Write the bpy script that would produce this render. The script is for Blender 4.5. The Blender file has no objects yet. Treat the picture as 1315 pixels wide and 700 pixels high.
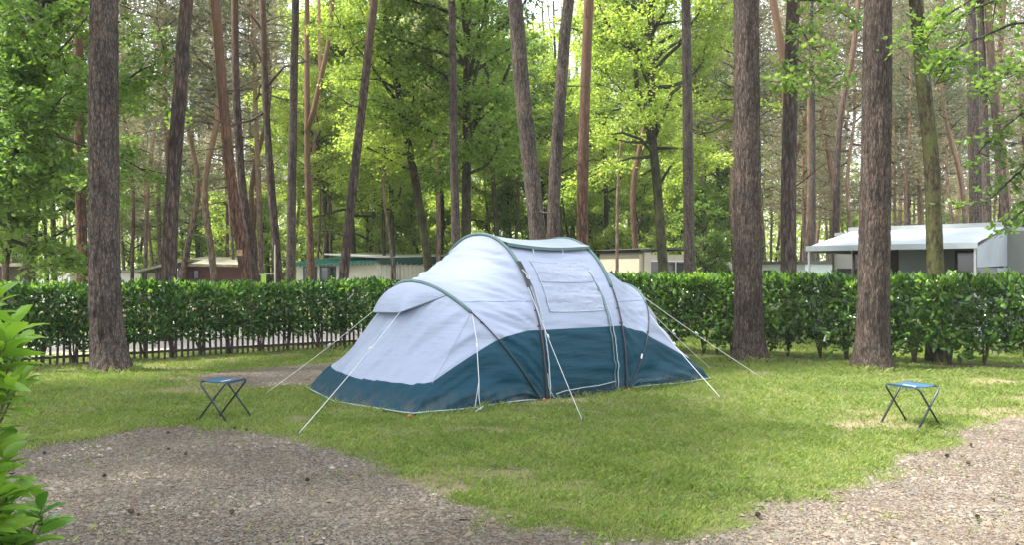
import bpy, math, random
import numpy as np
from mathutils import Vector, noise as mnoise

random.seed(7)
RNG = np.random.default_rng(11)
scene = bpy.context.scene
COL = scene.collection
F = 1100.0; CX = 657.5; HY = 350.0; EYE = 1.45
R = math.radians
HAZE = 0.0007

# ------------------------------------------------------------------ helpers
def gx(px, d):
    return (px - CX) * d / F
def gp(px, py):
    """ground point seen at a photo pixel"""
    d = EYE * F / (py - HY)
    return (gx(px, d), d)
def P3(px, py, d):
    return Vector((gx(px, d), d, EYE - (py - HY) * d / F))

def link(o, parent=None):
    COL.objects.link(o)
    if parent is not None:
        o.parent = parent
    return o
def tag(o, label=None, cat=None, group=None, kind=None):
    if label: o['label'] = label
    if cat: o['category'] = cat
    if group: o['group'] = group
    if kind: o['kind'] = kind
    return o
def empty(name, loc, rz=0.0):
    o = bpy.data.objects.new(name, None)
    o.empty_display_size = 0.2
    o.location = loc; o.rotation_euler = (0, 0, rz)
    return link(o)

class MB:
    """collects shapes for ONE mesh"""
    def __init__(s):
        s.v = []; s.f = []; s.m = []
    def add(s, verts, faces, mi=0):
        b = len(s.v)
        s.v += [tuple(p) for p in verts]
        for f in faces:
            s.f.append(tuple(b + i for i in f)); s.m.append(mi)
        return s
    def box(s, lo, hi, mi=0, rz=0.0, c=None):
        x0, y0, z0 = lo; x1, y1, z1 = hi
        p = [(x0,y0,z0),(x1,y0,z0),(x1,y1,z0),(x0,y1,z0),(x0,y0,z1),(x1,y0,z1),(x1,y1,z1),(x0,y1,z1)]
        if rz:
            cx, cy = c if c else ((x0+x1)/2, (y0+y1)/2)
            ca, sa = math.cos(rz), math.sin(rz)
            p = [(cx+(x-cx)*ca-(y-cy)*sa, cy+(x-cx)*sa+(y-cy)*ca, z) for x, y, z in p]
        return s.add(p, [(0,3,2,1),(4,5,6,7),(0,1,5,4),(1,2,6,5),(2,3,7,6),(3,0,4,7)], mi)
    def tube(s, pts, r, n=8, mi=0, cap=True, flat=None):
        pts = [Vector(p) for p in pts]
        rs = r if isinstance(r, (list, tuple, np.ndarray)) else [r]*len(pts)
        vs = []; fs = []
        t0 = (pts[1]-pts[0]).normalized()
        ref = Vector((0, 0, 1)) if abs(t0.z) < 0.9 else Vector((1, 0, 0))
        a = t0.cross(ref).normalized()
        for i, p in enumerate(pts):
            if i == 0: t = pts[1]-pts[0]
            elif i == len(pts)-1: t = pts[-1]-pts[-2]
            else: t = pts[i+1]-pts[i-1]
            t = t.normalized() if t.length > 1e-9 else t0
            a = (a - t*a.dot(t))
            a = a.normalized() if a.length > 1e-6 else t.orthogonal().normalized()
            b = t.cross(a)
            for k in range(n):
                th = 2*math.pi*k/n
                vs.append(p + a*(math.cos(th)*rs[i]) + b*(math.sin(th)*rs[i]*(flat or 1)))
        for i in range(len(pts)-1):
            for k in range(n):
                k2 = (k+1) % n
                fs.append((i*n+k, i*n+k2, (i+1)*n+k2, (i+1)*n+k))
        if cap:
            fs.append(tuple(reversed(range(n))))
            fs.append(tuple((len(pts)-1)*n+k for k in range(n)))
        return s.add(vs, fs, mi)
    def build(s, name, mats, parent=None, smooth=False, loc=None):
        me = bpy.data.meshes.new(name)
        me.from_pydata(s.v, [], s.f)
        if not isinstance(mats, (list, tuple)): mats = [mats]
        for m in mats: me.materials.append(m)
        if len(mats) > 1: me.polygons.foreach_set('material_index', s.m)
        if smooth: me.polygons.foreach_set('use_smooth', [True]*len(me.polygons))
        me.update()
        o = bpy.data.objects.new(name, me)
        if loc is not None: o.location = loc
        return link(o, parent)

def np_mesh(name, V, Fq, mat, smooth=False):
    """V (n,3), Fq (m,k) all faces with k corners"""
    me = bpy.data.meshes.new(name)
    n, (m, k) = len(V), Fq.shape
    me.vertices.add(n); me.vertices.foreach_set('co', np.ascontiguousarray(V, dtype=np.float32).ravel())
    me.loops.add(m*k); me.loops.foreach_set('vertex_index', np.ascontiguousarray(Fq, dtype=np.int32).ravel())
    me.polygons.add(m)
    me.polygons.foreach_set('loop_start', np.arange(0, m*k, k, dtype=np.int32))
    if smooth: me.polygons.foreach_set('use_smooth', np.ones(m, dtype=bool))
    me.update(calc_edges=True)
    me.validate()
    if mat: me.materials.append(mat)
    return me
def mobj(name, me, parent=None, mat=None, loc=None):
    o = bpy.data.objects.new(name, me)
    link(o, parent)
    if loc is not None: o.location = loc
    if mat is not None:
        if not me.materials: me.materials.append(mat)
        o.material_slots[0].link = 'OBJECT'; o.material_slots[0].material = mat
    return o

def unit(a):
    return a/np.maximum(np.linalg.norm(a, axis=1, keepdims=True), 1e-9)

# ------------------------------------------------------------------ node materials
def mat_new(name):
    m = bpy.data.materials.new(name); m.use_nodes = True
    nt = m.node_tree
    bs = nt.nodes['Principled BSDF']
    return m, nt, bs
def N(nt, t, **kw):
    n = nt.nodes.new(t)
    for k, v in kw.items():
        if k.startswith('i_'): n.inputs[k[2:].replace('_', ' ')].default_value = v
        else: setattr(n, k, v)
    return n
def ramp(nt, fac, stops):
    r = nt.nodes.new('ShaderNodeValToRGB')
    el = r.color_ramp.elements
    while len(el) < len(stops): el.new(0.5)
    for e, (p, c) in zip(el, stops):
        e.position = p; e.color = (*c, 1) if len(c) == 3 else c
    nt.links.new(fac, r.inputs[0]); return r.outputs[0]
def mixc(nt, fac, a, b, mode='MIX'):
    n = nt.nodes.new('ShaderNodeMix'); n.data_type = 'RGBA'; n.blend_type = mode
    for s, v in ((n.inputs[0], fac), (n.inputs[6], a), (n.inputs[7], b)):
        if hasattr(v, 'is_linked'): nt.links.new(v, s)
        elif isinstance(v, (tuple, list)): s.default_value = (*v, 1) if len(v) == 3 else v
        else: s.default_value = v
    return n.outputs[2]
def coord(nt, scale=(1,1,1), kind='Object'):
    tc = nt.nodes.new('ShaderNodeTexCoord'); mp = nt.nodes.new('ShaderNodeMapping')
    mp.inputs['Scale'].default_value = scale
    nt.links.new(tc.outputs[kind], mp.inputs[0]); return mp.outputs[0]
def wcoord(nt, scale=(1,1,1)):
    g = nt.nodes.new('ShaderNodeNewGeometry'); mp = nt.nodes.new('ShaderNodeMapping')
    mp.inputs['Scale'].default_value = scale
    nt.links.new(g.outputs['Position'], mp.inputs[0]); return mp.outputs[0]
def noise(nt, vec, scale, detail=4, rough=0.55, out=0):
    n = N(nt, 'ShaderNodeTexNoise'); n.inputs['Scale'].default_value = scale
    n.inputs['Detail'].default_value = detail; n.inputs['Roughness'].default_value = rough
    nt.links.new(vec, n.inputs['Vector']); return n.outputs[out]
def bump(nt, bs, h, strength=0.4, dist=0.02, prev=None):
    b = N(nt, 'ShaderNodeBump'); b.inputs['Strength'].default_value = strength; b.inputs['Distance'].default_value = dist
    nt.links.new(h, b.inputs['Height'])
    if prev: nt.links.new(prev, b.inputs['Normal'])
    nt.links.new(b.outputs[0], bs.inputs['Normal']); return b.outputs[0]
def simple(name, col, rough=0.6, var=0.25, scale=6, metal=0.0, bmp=0.1):
    m, nt, bs = mat_new(name)
    c = wcoord(nt)
    f = noise(nt, c, scale, 6)
    lo = tuple(x*(1-var) for x in col); hi = tuple(min(1, x*(1+var)) for x in col)
    nt.links.new(ramp(nt, f, [(0.3, lo), (0.7, hi)]), bs.inputs['Base Color'])
    bs.inputs['Roughness'].default_value = rough; bs.inputs['Metallic'].default_value = metal
    if bmp: bump(nt, bs, noise(nt, c, scale*6, 4), bmp, 0.01)
    return m

def leaf_mat(name, cols, rough=0.5, trans=0.45, tcol=None, spec=0.4, patch=0.6):
    """cols: dark .. light, picked per leaf; light passes through the blade"""
    m, nt, bs = mat_new(name)
    g = nt.nodes.new('ShaderNodeNewGeometry')
    big = noise(nt, wcoord(nt), patch, 2)
    mx = N(nt, 'ShaderNodeMath', operation='MULTIPLY_ADD'); mx.inputs[1].default_value = 0.55
    nt.links.new(g.outputs['Random Per Island'], mx.inputs[0])
    m2 = N(nt, 'ShaderNodeMath', operation='MULTIPLY_ADD'); m2.inputs[1].default_value = 0.9; m2.inputs[2].default_value = -0.22
    nt.links.new(big, m2.inputs[0]); nt.links.new(m2.outputs[0], mx.inputs[2])
    n = len(cols)
    c = ramp(nt, mx.outputs[0], [(i/(n-1), cols[i]) for i in range(n)])
    nt.links.new(c, bs.inputs['Base Color'])
    bs.inputs['Roughness'].default_value = rough
    bs.inputs['Specular IOR Level'].default_value = spec
    tr = N(nt, 'ShaderNodeBsdfTranslucent')
    tc = mixc(nt, 1.0, c, tcol or (1.35, 1.35, 0.75), 'MULTIPLY')
    nt.links.new(tc, tr.inputs[0])
    ms = N(nt, 'ShaderNodeMixShader'); ms.inputs[0].default_value = trans
    nt.links.new(bs.outputs[0], ms.inputs[1]); nt.links.new(tr.outputs[0], ms.inputs[2])
    nt.links.new(ms.outputs[0], nt.nodes['Material Output'].inputs[0])
    return m

def bark_mat(name, deep, mid, top, sx=14, sz=2.6, upper=None, uz=(5, 12), moss=None, bst=0.9, bd=0.03):
    m, nt, bs = mat_new(name)
    c = coord(nt, (1, 1, 1))
    d = noise(nt, c, 3.0, 3, out=1)
    w = mixc(nt, 0.06, c, d)
    mp = N(nt, 'ShaderNodeMapping'); mp.inputs['Scale'].default_value = (sx, sx, sz); nt.links.new(w, mp.inputs[0])
    vo = N(nt, 'ShaderNodeTexVoronoi', feature='DISTANCE_TO_EDGE'); vo.inputs['Scale'].default_value = 1.0
    nt.links.new(mp.outputs[0], vo.inputs['Vector'])
    f1 = noise(nt, mp.outputs[0], 2.2, 7, 0.7)
    col = ramp(nt, f1, [(0.28, deep), (0.5, mid), (0.72, top)])
    crack = ramp(nt, vo.outputs['Distance'], [(0.0, (0.3, 0.3, 0.3)), (0.22, (1, 1, 1))])
    col = mixc(nt, 0.8, col, crack, 'MULTIPLY')
    bign = noise(nt, c, 1.6, 4, .6)
    ms_ = N(nt, 'ShaderNodeMapping'); ms_.inputs['Scale'].default_value = (1, 1, .16); nt.links.new(c, ms_.inputs[0])
    stn = noise(nt, ms_.outputs[0], 26, 5, .65)
    col = mixc(nt, .85, col, ramp(nt, stn, [(0.40, (.35, .33, .33)), (0.52, (1, 1, 1)), (0.68, (1.3, 1.25, 1.25))]), 'MULTIPLY')
    col = mixc(nt, 1.0, col, ramp(nt, bign, [(0.3, (.62, .6, .6)), (0.5, (1, 1, 1)), (0.7, (1.35, 1.2, 1.12))]), 'MULTIPLY')
    if upper:
        sp = N(nt, 'ShaderNodeSeparateXYZ'); nt.links.new(c, sp.inputs[0])
        mr = N(nt, 'ShaderNodeMapRange'); mr.inputs[1].default_value = uz[0]; mr.inputs[2].default_value = uz[1]
        nt.links.new(sp.outputs[2], mr.inputs[0])
        uc = mixc(nt, f1, tuple(x*0.55 for x in upper), tuple(x*1.3 for x in upper))
        col = mixc(nt, mr.outputs[0], col, uc)
    if moss:
        mn = noise(nt, c, 2.2, 5, 0.7)
        mf = ramp(nt, mn, [(0.47, (0, 0, 0)), (0.6, (0.8, 0.8, 0.8))])
        col = mixc(nt, mf, col, moss)
    nt.links.new(col, bs.inputs['Base Color'])
    bs.inputs['Roughness'].default_value = 0.9; bs.inputs['Specular IOR Level'].default_value = 0.2
    h = mixc(nt, 0.5, mixc(nt, 0.5, vo.outputs['Distance'], f1), stn)
    bump(nt, bs, h, bst, bd)
    return m

M = {}
M['bark_near'] = bark_mat('bark_near', (0.032,0.024,0.019), (0.095,0.077,0.066), (0.18,0.155,0.138), 34, 9, bst=.8, bd=0.02)
M['bark_red'] = bark_mat('bark_red', (0.026,0.019,0.015), (0.08,0.061,0.050), (0.165,0.135,0.115), 34, 8, bst=.8, bd=0.02)
M['bark_pine'] = bark_mat('bark_pine', (0.03,0.022,0.019), (0.085,0.064,0.056), (0.15,0.12,0.105), 13, 2.6, upper=(0.20,0.125,0.085), uz=(6, 13))
M['bark_rust'] = bark_mat('bark_rust', (0.045,0.026,0.02), (0.12,0.07,0.05), (0.20,0.12,0.09), 13, 2.6, upper=(0.18,0.105,0.07), uz=(3, 9))
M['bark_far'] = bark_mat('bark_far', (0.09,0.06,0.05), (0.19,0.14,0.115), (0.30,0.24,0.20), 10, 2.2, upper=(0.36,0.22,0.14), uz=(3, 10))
M['bark_oak'] = bark_mat('bark_oak', (0.025,0.022,0.016), (0.055,0.048,0.035), (0.10,0.09,0.065), 16, 3.4, moss=(0.06,0.075,0.025))
M['bark_moss'] = bark_mat('bark_moss', (0.03,0.026,0.014), (0.075,0.065,0.035), (0.14,0.125,0.07), 13, 5, moss=(0.085,0.095,0.03))
M['twig'] = simple('twig_bark', (0.09,0.065,0.045), 0.85, 0.4)

M['leaf_bright'] = leaf_mat('leaf_bright', [(0.12,0.19,0.04),(0.24,0.34,0.07),(0.36,0.46,0.11),(0.48,0.55,0.17)], 0.5, 0.62)
M['leaf_mid'] = leaf_mat('leaf_mid', [(0.07,0.135,0.03),(0.15,0.25,0.055),(0.25,0.36,0.09)], 0.5, 0.58)
M['leaf_dark'] = leaf_mat('leaf_dark', [(0.05,0.11,0.025),(0.11,0.20,0.04),(0.20,0.31,0.06)], 0.45, 0.55)
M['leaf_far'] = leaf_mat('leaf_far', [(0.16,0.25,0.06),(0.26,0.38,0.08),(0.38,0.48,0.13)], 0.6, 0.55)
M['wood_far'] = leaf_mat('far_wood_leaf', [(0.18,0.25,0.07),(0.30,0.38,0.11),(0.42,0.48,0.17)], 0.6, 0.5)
M['needle'] = leaf_mat('needle', [(0.16,0.165,0.10),(0.27,0.255,0.16),(0.38,0.34,0.235)], 0.6, 0.45, tcol=(1.15,1.15,0.8))
M['needle_green'] = leaf_mat('needle_green', [(0.09,0.12,0.065),(0.15,0.18,0.10),(0.23,0.24,0.15)], 0.6, 0.4, tcol=(1.1,1.2,0.8))
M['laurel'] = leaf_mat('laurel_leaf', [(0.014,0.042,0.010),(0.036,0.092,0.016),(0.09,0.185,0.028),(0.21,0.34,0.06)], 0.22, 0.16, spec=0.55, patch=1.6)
M['laurel_young'] = leaf_mat('laurel_young_leaf', [(0.12,0.25,0.03),(0.20,0.36,0.045),(0.31,0.46,0.07)], 0.35, 0.45, spec=0.5, patch=1.5)
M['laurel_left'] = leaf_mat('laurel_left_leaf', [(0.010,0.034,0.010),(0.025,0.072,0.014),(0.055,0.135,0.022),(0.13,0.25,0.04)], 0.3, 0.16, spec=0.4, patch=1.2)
M['laurel_close'] = leaf_mat('laurel_close_leaf', [(0.03,0.10,0.018),(0.06,0.18,0.025),(0.11,0.26,0.035),(0.18,0.34,0.05)], 0.25, 0.35, spec=0.55, patch=2.5)
M['grass'] = leaf_mat('grass_blade', [(0.08,0.135,0.03),(0.155,0.22,0.05),(0.24,0.30,0.08),(0.35,0.36,0.15)], 0.6, 0.45, patch=1.1, tcol=(1.2,1.3,0.6))
M['dry_grass'] = leaf_mat('dry_grass_blade', [(0.20,0.18,0.09),(0.32,0.28,0.15),(0.42,0.37,0.22)], 0.7, 0.3, tcol=(1.1,1.05,0.8))

# ------------------------------------------------------------------ leaf meshes
def leaf_cloud(Pn, D, S, L, W, fold=0.25, droop=0.15, quad=False):
    """Pn base points, D leaf directions, S side directions; arrays; L/W per leaf. returns V, F(4-corner)"""
    n = len(Pn); D = unit(D); S = unit(S - D*np.sum(S*D, 1, keepdims=True)); U = np.cross(D, S)
    L = np.broadcast_to(L, (n,))[:, None]; W = np.broadcast_to(W, (n,))[:, None]
    if quad:
        V = np.stack([Pn, Pn + D*L*0.5 + S*W*0.5 + U*W*fold, Pn + D*L - U*L*droop, Pn + D*L*0.5 - S*W*0.5 + U*W*fold], 1).reshape(-1, 3)
        Fq = (np.arange(n)[:, None]*4 + np.array([0,1,2,3])[None, :])
        return V, Fq
    V = np.stack([Pn,
        Pn + D*L*0.30 + S*W*0.46 + U*W*fold, Pn + D*L*0.68 + S*W*0.42 + U*(W*fold - L*droop*0.45),
        Pn + D*L - U*L*droop,
        Pn + D*L*0.68 - S*W*0.42 + U*(W*fold - L*droop*0.45), Pn + D*L*0.30 - S*W*0.46 + U*W*fold], 1).reshape(-1, 3)
    b = np.arange(n)[:, None]*6
    Fq = np.concatenate([b + np.array([0,1,2,3])[None, :], b + np.array([0,3,4,5])[None, :]], 1).reshape(-1, 4)
    return V, Fq

def rand_dirs(n, rng):
    return unit(rng.normal(size=(n, 3)))

# broadleaf crown: branching limbs with flat sprays of leaves at their ends
def make_broad_crown(seed, rad, h, base_gap, nlimb, leaf=0.1, per=40, sprays=10, drop=0.0):
    rng = np.random.default_rng(seed); rn = random.Random(seed)
    br = MB(); C = []; Dn = []
    for i in range(nlimb):
        t = (i+0.5)/nlimb
        z0 = h*(0.02+0.86*t); az = i*2.4 + rn.uniform(-.5, .5)
        ln = rad*(1.05 - 0.65*abs(t-0.35)**1.1)*rn.uniform(0.65, 1.1)
        if t > 0.85: ln *= 0.6
        el = rn.uniform(-0.05, 0.45) + t*0.7 - drop
        d = Vector((math.cos(az)*math.cos(el), math.sin(az)*math.cos(el), math.sin(el)))
        p = Vector((0, 0, z0)); pts = [p.copy()]; k = 6
        for s in range(k):
            d = (d + Vector((rn.gauss(0,.16), rn.gauss(0,.16), rn.gauss(0.01,.13)))).normalized()
            p = p + d*ln/k; pts.append(p.copy())
        r0 = 0.018*ln + 0.012
        br.tube(pts, [r0*(1-0.8*j/k) for j in range(k+1)], 5, cap=False)
        for s in range(sprays):
            q = rn.uniform(0.25, 1.0); j = min(k-1, int(q*k)); b = pts[j].lerp(pts[j+1], q*k-j)
            dd = (d*0.6 + Vector((rn.gauss(0,.8), rn.gauss(0,.8), rn.gauss(0.0,.35)))).normalized()
            tl = rn.uniform(0.35, 0.95)*min(1.2, rad*0.3)
            e = b + dd*tl
            br.tube([b, b.lerp(e, .5)+Vector((0,0,rn.uniform(-.05,.08))), e], [0.014, .009, .004], 4, cap=False)
            C.append(tuple(e)); Dn.append(tuple(dd))
            C.append(tuple(b.lerp(e, .45))); Dn.append(tuple(dd))
    C = np.array(C); Dn = np.array(Dn)
    sz = rng.uniform(0.22, 0.55, len(C))*min(1.0, rad/3.2)
    cnt = (per*(sz/0.4)**1.6).astype(int)+8
    idx = np.repeat(np.arange(len(C)), cnt)
    n = len(idx)
    off = rng.normal(size=(n, 3))*np.array([1, 1, 0.33])*sz[idx][:, None]*0.54
    tilt = rng.normal(size=(len(C), 3))*0.25
    off[:, 2] += off[:, 0]*tilt[idx, 0] + off[:, 1]*tilt[idx, 1] - 0.35*(off[:, 0]**2+off[:, 1]**2)
    Pn = C[idx] + off
    D = unit(off*np.array([1, 1, .4]) + rng.normal(size=(n, 3))*0.25 + np.array([0, 0, -0.12]))
    S = np.cross(D, np.array([0, 0, 1.0]) + rng.normal(size=(n, 3))*0.45)
    L = leaf*rng.uniform(0.7, 1.25, n)
    V, Fq = leaf_cloud(Pn, D, S, L, L*0.68, 0.12, 0.12, quad=True)
    return br, np_mesh('broad_foliage', V, Fq, M['leaf_mid'])

def make_pine_crown(seed, rad, h, nb, tuft=0.18, per=15):
    rng = np.random.default_rng(seed); rn = random.Random(seed)
    br = MB(); C = []
    for i in range(nb):
        t = (i+0.5)/nb; z0 = h*t*0.93; az = i*2.4+rn.uniform(-.6, .6)
        ln = rad*(1.0-0.55*t)*rn.uniform(0.55, 1.15); el = rn.uniform(-0.1, 0.3)+0.4*t
        d = Vector((math.cos(az)*math.cos(el), math.sin(az)*math.cos(el), math.sin(el)))
        p = Vector((0, 0, z0)); pts = [p.copy()]
        for s in range(6):
            d = (d + Vector((rn.gauss(0,.22), rn.gauss(0,.22), rn.gauss(.03,.18)))).normalized()
            p = p + d*ln/6; pts.append(p.copy())
        br.tube(pts, [0.045*(1-.8*j/6) for j in range(7)], 5, cap=False)
        for s in range(15):
            q = rn.uniform(.3, 1); j = min(5, int(q*6)); b = pts[j].lerp(pts[j+1], q*6-j)
            e = b + Vector((rn.gauss(0,.32), rn.gauss(0,.32), rn.gauss(.08,.2)))
            if s % 3 == 0: br.tube([b, e], [.012, .005], 4, cap=False)
            C.append(tuple(e))
    C = np.array(C); idx = np.repeat(np.arange(len(C)), per); n = len(idx)
    off = rng.normal(size=(n, 3))*np.array([1, 1, .6])*0.17
    Pn = C[idx] + off; D = unit(off + rng.normal(size=(n, 3))*0.13 + np.array([0, 0, .03])); S = rng.normal(size=(n, 3))
    L = tuft*rng.uniform(0.7, 1.3, n)
    V, Fq = leaf_cloud(Pn, D, S, L, L*0.22, 0, 0.05, quad=True)
    return br, np_mesh('pine_foliage', V, Fq, M['needle'])

BROAD = []
for sd, (rad, h, nl, leaf) in enumerate([(3.4, 9.0, 30, 0.12), (3.0, 8.0, 26, 0.11), (3.8, 10.0, 32, 0.125)]):
    br, me = make_broad_crown(100+sd, rad, h, 0, nl, leaf)
    lim = br.build('limbs', M['bark_oak'])           # template, data reused
    BROAD.append((lim.data, me, h, rad)); bpy.data.objects.remove(lim)
SAP = []
for sd in range(2):
    br, me = make_broad_crown(200+sd, 1.8, 4.4, 0, 18, 0.11, 52, 8)
    lim = br.build('limbs', M['bark_oak']); SAP.append((lim.data, me, 4.4, 1.8)); bpy.data.objects.remove(lim)
PINE = []
for sd, (rad, h, nb) in enumerate([(2.4, 8.5, 34), (2.1, 7.5, 30), (2.8, 10, 40)]):
    br, me = make_pine_crown(300+sd, rad, h, nb)
    lim = br.build('limbs', M['bark_far']); PINE.append((lim.data, me, h, rad)); bpy.data.objects.remove(lim)

# ------------------------------------------------------------------ trees
def trunk_mesh(path, radii, sides=12, rings=None, rough=0.03, seed=0, flare=0.0, fine=False):
    """path: list of Vector local; smooth resampled; radii same length"""
    n = len(path); rings = rings or 26
    def cr(a, i, t):
        p0 = a[max(0,i-1)]; p1 = a[i]; p2 = a[min(len(a)-1,i+1)]; p3 = a[min(len(a)-1,i+2)]
        return 0.5*((2*p1)+(p2-p0)*t+(2*p0-5*p1+4*p2-p3)*t*t+(3*p1-p0-3*p2+p3)*t*t*t)
    V = []; 
    zs = [p.z for p in path]
    top = zs[-1]
    if fine:   # dense rings where the camera sees the trunk
        zz = list(np.linspace(0, min(7.5, top), rings)) + list(np.linspace(min(7.5, top), top, 14))[1:]
    else:
        zz = list(np.linspace(0, 1, rings)**1.2*top)
    for z in zz:
        i = max(0, min(n-2, sum(1 for q in zs if q <= z)-1)); t = (z-zs[i])/max(1e-6, zs[i+1]-zs[i])
        c = cr(path, i, t); r = radii[i]+(radii[i+1]-radii[i])*t
        for k in range(sides):
            th = 2*math.pi*k/sides; ca, sa = math.cos(th), math.sin(th)
            rr = r
            if flare:
                fl = math.exp(-z/0.16)*flare
                lobes = 0.6+0.8*max(0, mnoise.noise(Vector((ca*1.6+seed, sa*1.6, 0))) + 0.25)
                rr += r*fl*lobes + r*0.16*math.exp(-z/0.6)
            q = Vector((ca*2.2+seed*3.1, sa*2.2, z*0.6))
            rr *= 1 + rough*1.6*mnoise.noise(q)
            if fine:
                w = mnoise.noise(Vector((ca*4+seed, sa*4, z*2.4)))*0.9; w2 = mnoise.noise(Vector((ca*3+seed, sa*3+7, z*3)))*.5
                q2 = Vector((ca*7.5+seed+w, sa*7.5+w2, z*(3.2+1.6*min(1,z/2))+w))
                v = mnoise.voronoi(q2*1.25)[0]; e = min(1.0, (v[1]-v[0])*2.0)
                rr += 0.009*(e-0.5) + 0.008*mnoise.noise(Vector((ca*16+seed, sa*16, z*12))) + .007*mnoise.noise(Vector((ca*5+seed, sa*5, z*5))) 
            V.append((c.x+ca*rr, c.y+sa*rr, z))
    m = len(zz); Fq = []
    for i in range(m-1):
        for k in range(sides):
            k2 = (k+1) % sides
            Fq.append((i*sides+k, i*sides+k2, (i+1)*sides+k2, (i+1)*sides+k))
    return np_mesh('trunk', np.array(V), np.array(Fq), None, smooth=True)

TREES = []   # (px, D, root, kind, size class) for automatic labels of the far trees
def tree(name, px, D, w, pts, bark, H=20, label=None, cat='tree', group=None, crown=None, crown_z=None,
         crown_mat=None, near=False, knots=0, rad_top=0.45, seed=0, cscale=1.0, baseX=None, limbs_bark=None, crot=None):
    """pts: [(photo y, photo x)] along the trunk, traced at distance D"""
    rn = random.Random(seed*17+int(px))
    pts = sorted(pts, key=lambda a: -a[0])
    zx = [(EYE-(y-HY)*D/F, gx(x, D)) for y, x in pts]
    z0, x0 = zx[0]; z1, x1 = zx[1]
    xb = x0 if near else x0 + (x1-x0)/(z1-z0)*(0-z0)*0.6
    if near: z_first = 0
    path = [(0.0, xb)] + [(z, x) for z, x in zx if z > 0.3]
    zl, xl = path[-1]; zm, xm = path[-2]
    sl = (xl-xm)/(zl-zm)
    if H > zl+1:
        path.append((zl+(H-zl)*0.5, xl+sl*(H-zl)*0.45)); path.append((H, xl+sl*(H-zl)*0.8))
    else:
        H = zl
    ybend = rn.uniform(-.02, .02)
    P = [Vector((x-xb, ybend*z*(1+.2*math.sin(z)), z)) for z, x in path]
    r0 = w*D/F/2
    rad = [r0*1.06 if z == 0 else r0*(1-(1-rad_top)*z/H) for z, x in path]
    root = empty(name, (xb, D, 0)); root['label'] = label or ''; root['category'] = cat
    if group: root['group'] = group
    me = trunk_mesh(P, rad, 150 if near else 12, 330 if near else 26, 0.035 if near else 0.05, seed+px*.01, flare=0.35 if near else 0.12, fine=near)
    mobj('trunk', me, root, M[bark])
    # dead branch stubs
    if knots:
        b = MB()
        for k in range(knots):
            z = rn.uniform(0.22, 0.85)*min(H, EYE+0.33*D+1)
            i = max(0, min(len(P)-2, sum(1 for p in P if p.z <= z)-1)); t = (z-P[i].z)/(P[i+1].z-P[i].z); c = P[i].lerp(P[i+1], t)
            az = rn.uniform(0, 6.28); ln = rn.uniform(0.25, 1.5); d = Vector((math.cos(az), math.sin(az), rn.uniform(-.1, .5))).normalized()
            q = [c + d*0.02]; rr = rn.uniform(.012, .028)
            for s in range(4):
                d = (d+Vector((rn.gauss(0,.25), rn.gauss(0,.25), rn.gauss(0,.2)))).normalized(); q.append(q[-1]+d*ln/4)
            b.tube(q, [rr*(1-.18*s) for s in range(5)], 5, cap=False)
        b.build('dead_branches', M[bark], root)['kind'] = 'stuff'
    if crown:
        lim, fol, ch, crad = crown
        s = cscale
        ct = crown_z if crown_z is not None else H-ch*s
        def at(z):
            i = max(0, min(len(P)-2, sum(1 for p in P if p.z <= z)-1)); t = (z-P[i].z)/(P[i+1].z-P[i].z); return P[i].lerp(P[i+1], t)
        c = at(ct); c2 = at(min(H, ct+ch*s*.5))
        rz = crot if crot is not None else rn.uniform(0, 6.28)
        tl = math.atan2((c2-c).x, max(.5, (c2-c).z))
        for nm, dt, mt in (('limbs', lim, M[limbs_bark or bark]), ('crown', fol, M[crown_mat])):
            o = mobj(nm, dt, root, mt, loc=c); o.scale = (s, s, s); 
            from mathutils import Matrix, Euler
            o.rotation_euler = (Matrix.Rotation(tl, 3, 'Y') @ Matrix.Rotation(rz, 3, 'Z')).to_euler()
    TREES.append([px, D, root])
    return root

# three near pines on the pitch
tree('pine_tree', 133, 12.46, 39, [(478,143),(440,139),(400,135),(350,133),(180,131.5),(0,131)], 'bark_near', 19, crown=PINE[0], crown_mat='needle_green',
     label='big straight pine trunk at the left, on the lawn before the picket fence', near=True, seed=1, rad_top=.5, limbs_bark='bark_far')
tree('pine_tree', 963, 13.9, 36, [(465,963),(430,962),(350,961),(180,959),(0,958)], 'bark_red', 20, crown=PINE[2], crown_mat='needle_green',
     label='big pine trunk on the lawn right of the tent guy lines', near=True, seed=2, rad_top=.5, limbs_bark='bark_far')
tree('pine_tree', 1122, 12.8, 39, [(475,1120),(430,1121),(350,1122),(180,1125),(0,1127)], 'bark_red', 20, crown=PINE[1], crown_mat='needle_green',
     label='big rough pine trunk on the lawn behind the right folding stool, with flared foot', near=True, seed=3, rad_top=.5, limbs_bark='bark_far')
# trees just behind the hedges
T = tree
T('oak_tree', 38, 19, 17, [(350,37),(200,44),(0,53)], 'bark_oak', 15, 'dark leafy tree at the far left edge, in front of the low pale shed', crown=BROAD[2], crown_z=4.0, crown_mat='leaf_dark', seed=4, cscale=1.05)
T('pine_tree', 104, 22, 14, [(350,106),(200,102),(0,101)], 'bark_rust', 20, 'slim rust red pine trunk immediately left of the big left pine', crown=PINE[1], crown_mat='needle_green', seed=5)
T('pine_tree', 216, 18, 20, [(350,217),(240,221),(120,230),(0,239)], 'bark_pine', 19, 'dark pine leaning right in front of the brown cabin with mossy roof', crown=PINE[0], crown_mat='needle', seed=6, knots=3)
T('pine_tree', 314, 20, 15, [(350,315),(240,299),(120,287),(0,278)], 'bark_rust', 19, 'reddish pine leaning left with a small wooden nest box near its foot', crown=PINE[2], crown_mat='needle', seed=7, knots=3)
T('pine_tree', 326, 25, 12, [(350,326),(240,311),(120,303),(0,301)], 'bark_pine', 20, 'dark slim pine directly right of the nest box pine', crown=PINE[1], crown_mat='needle', seed=8, knots=4)
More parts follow.
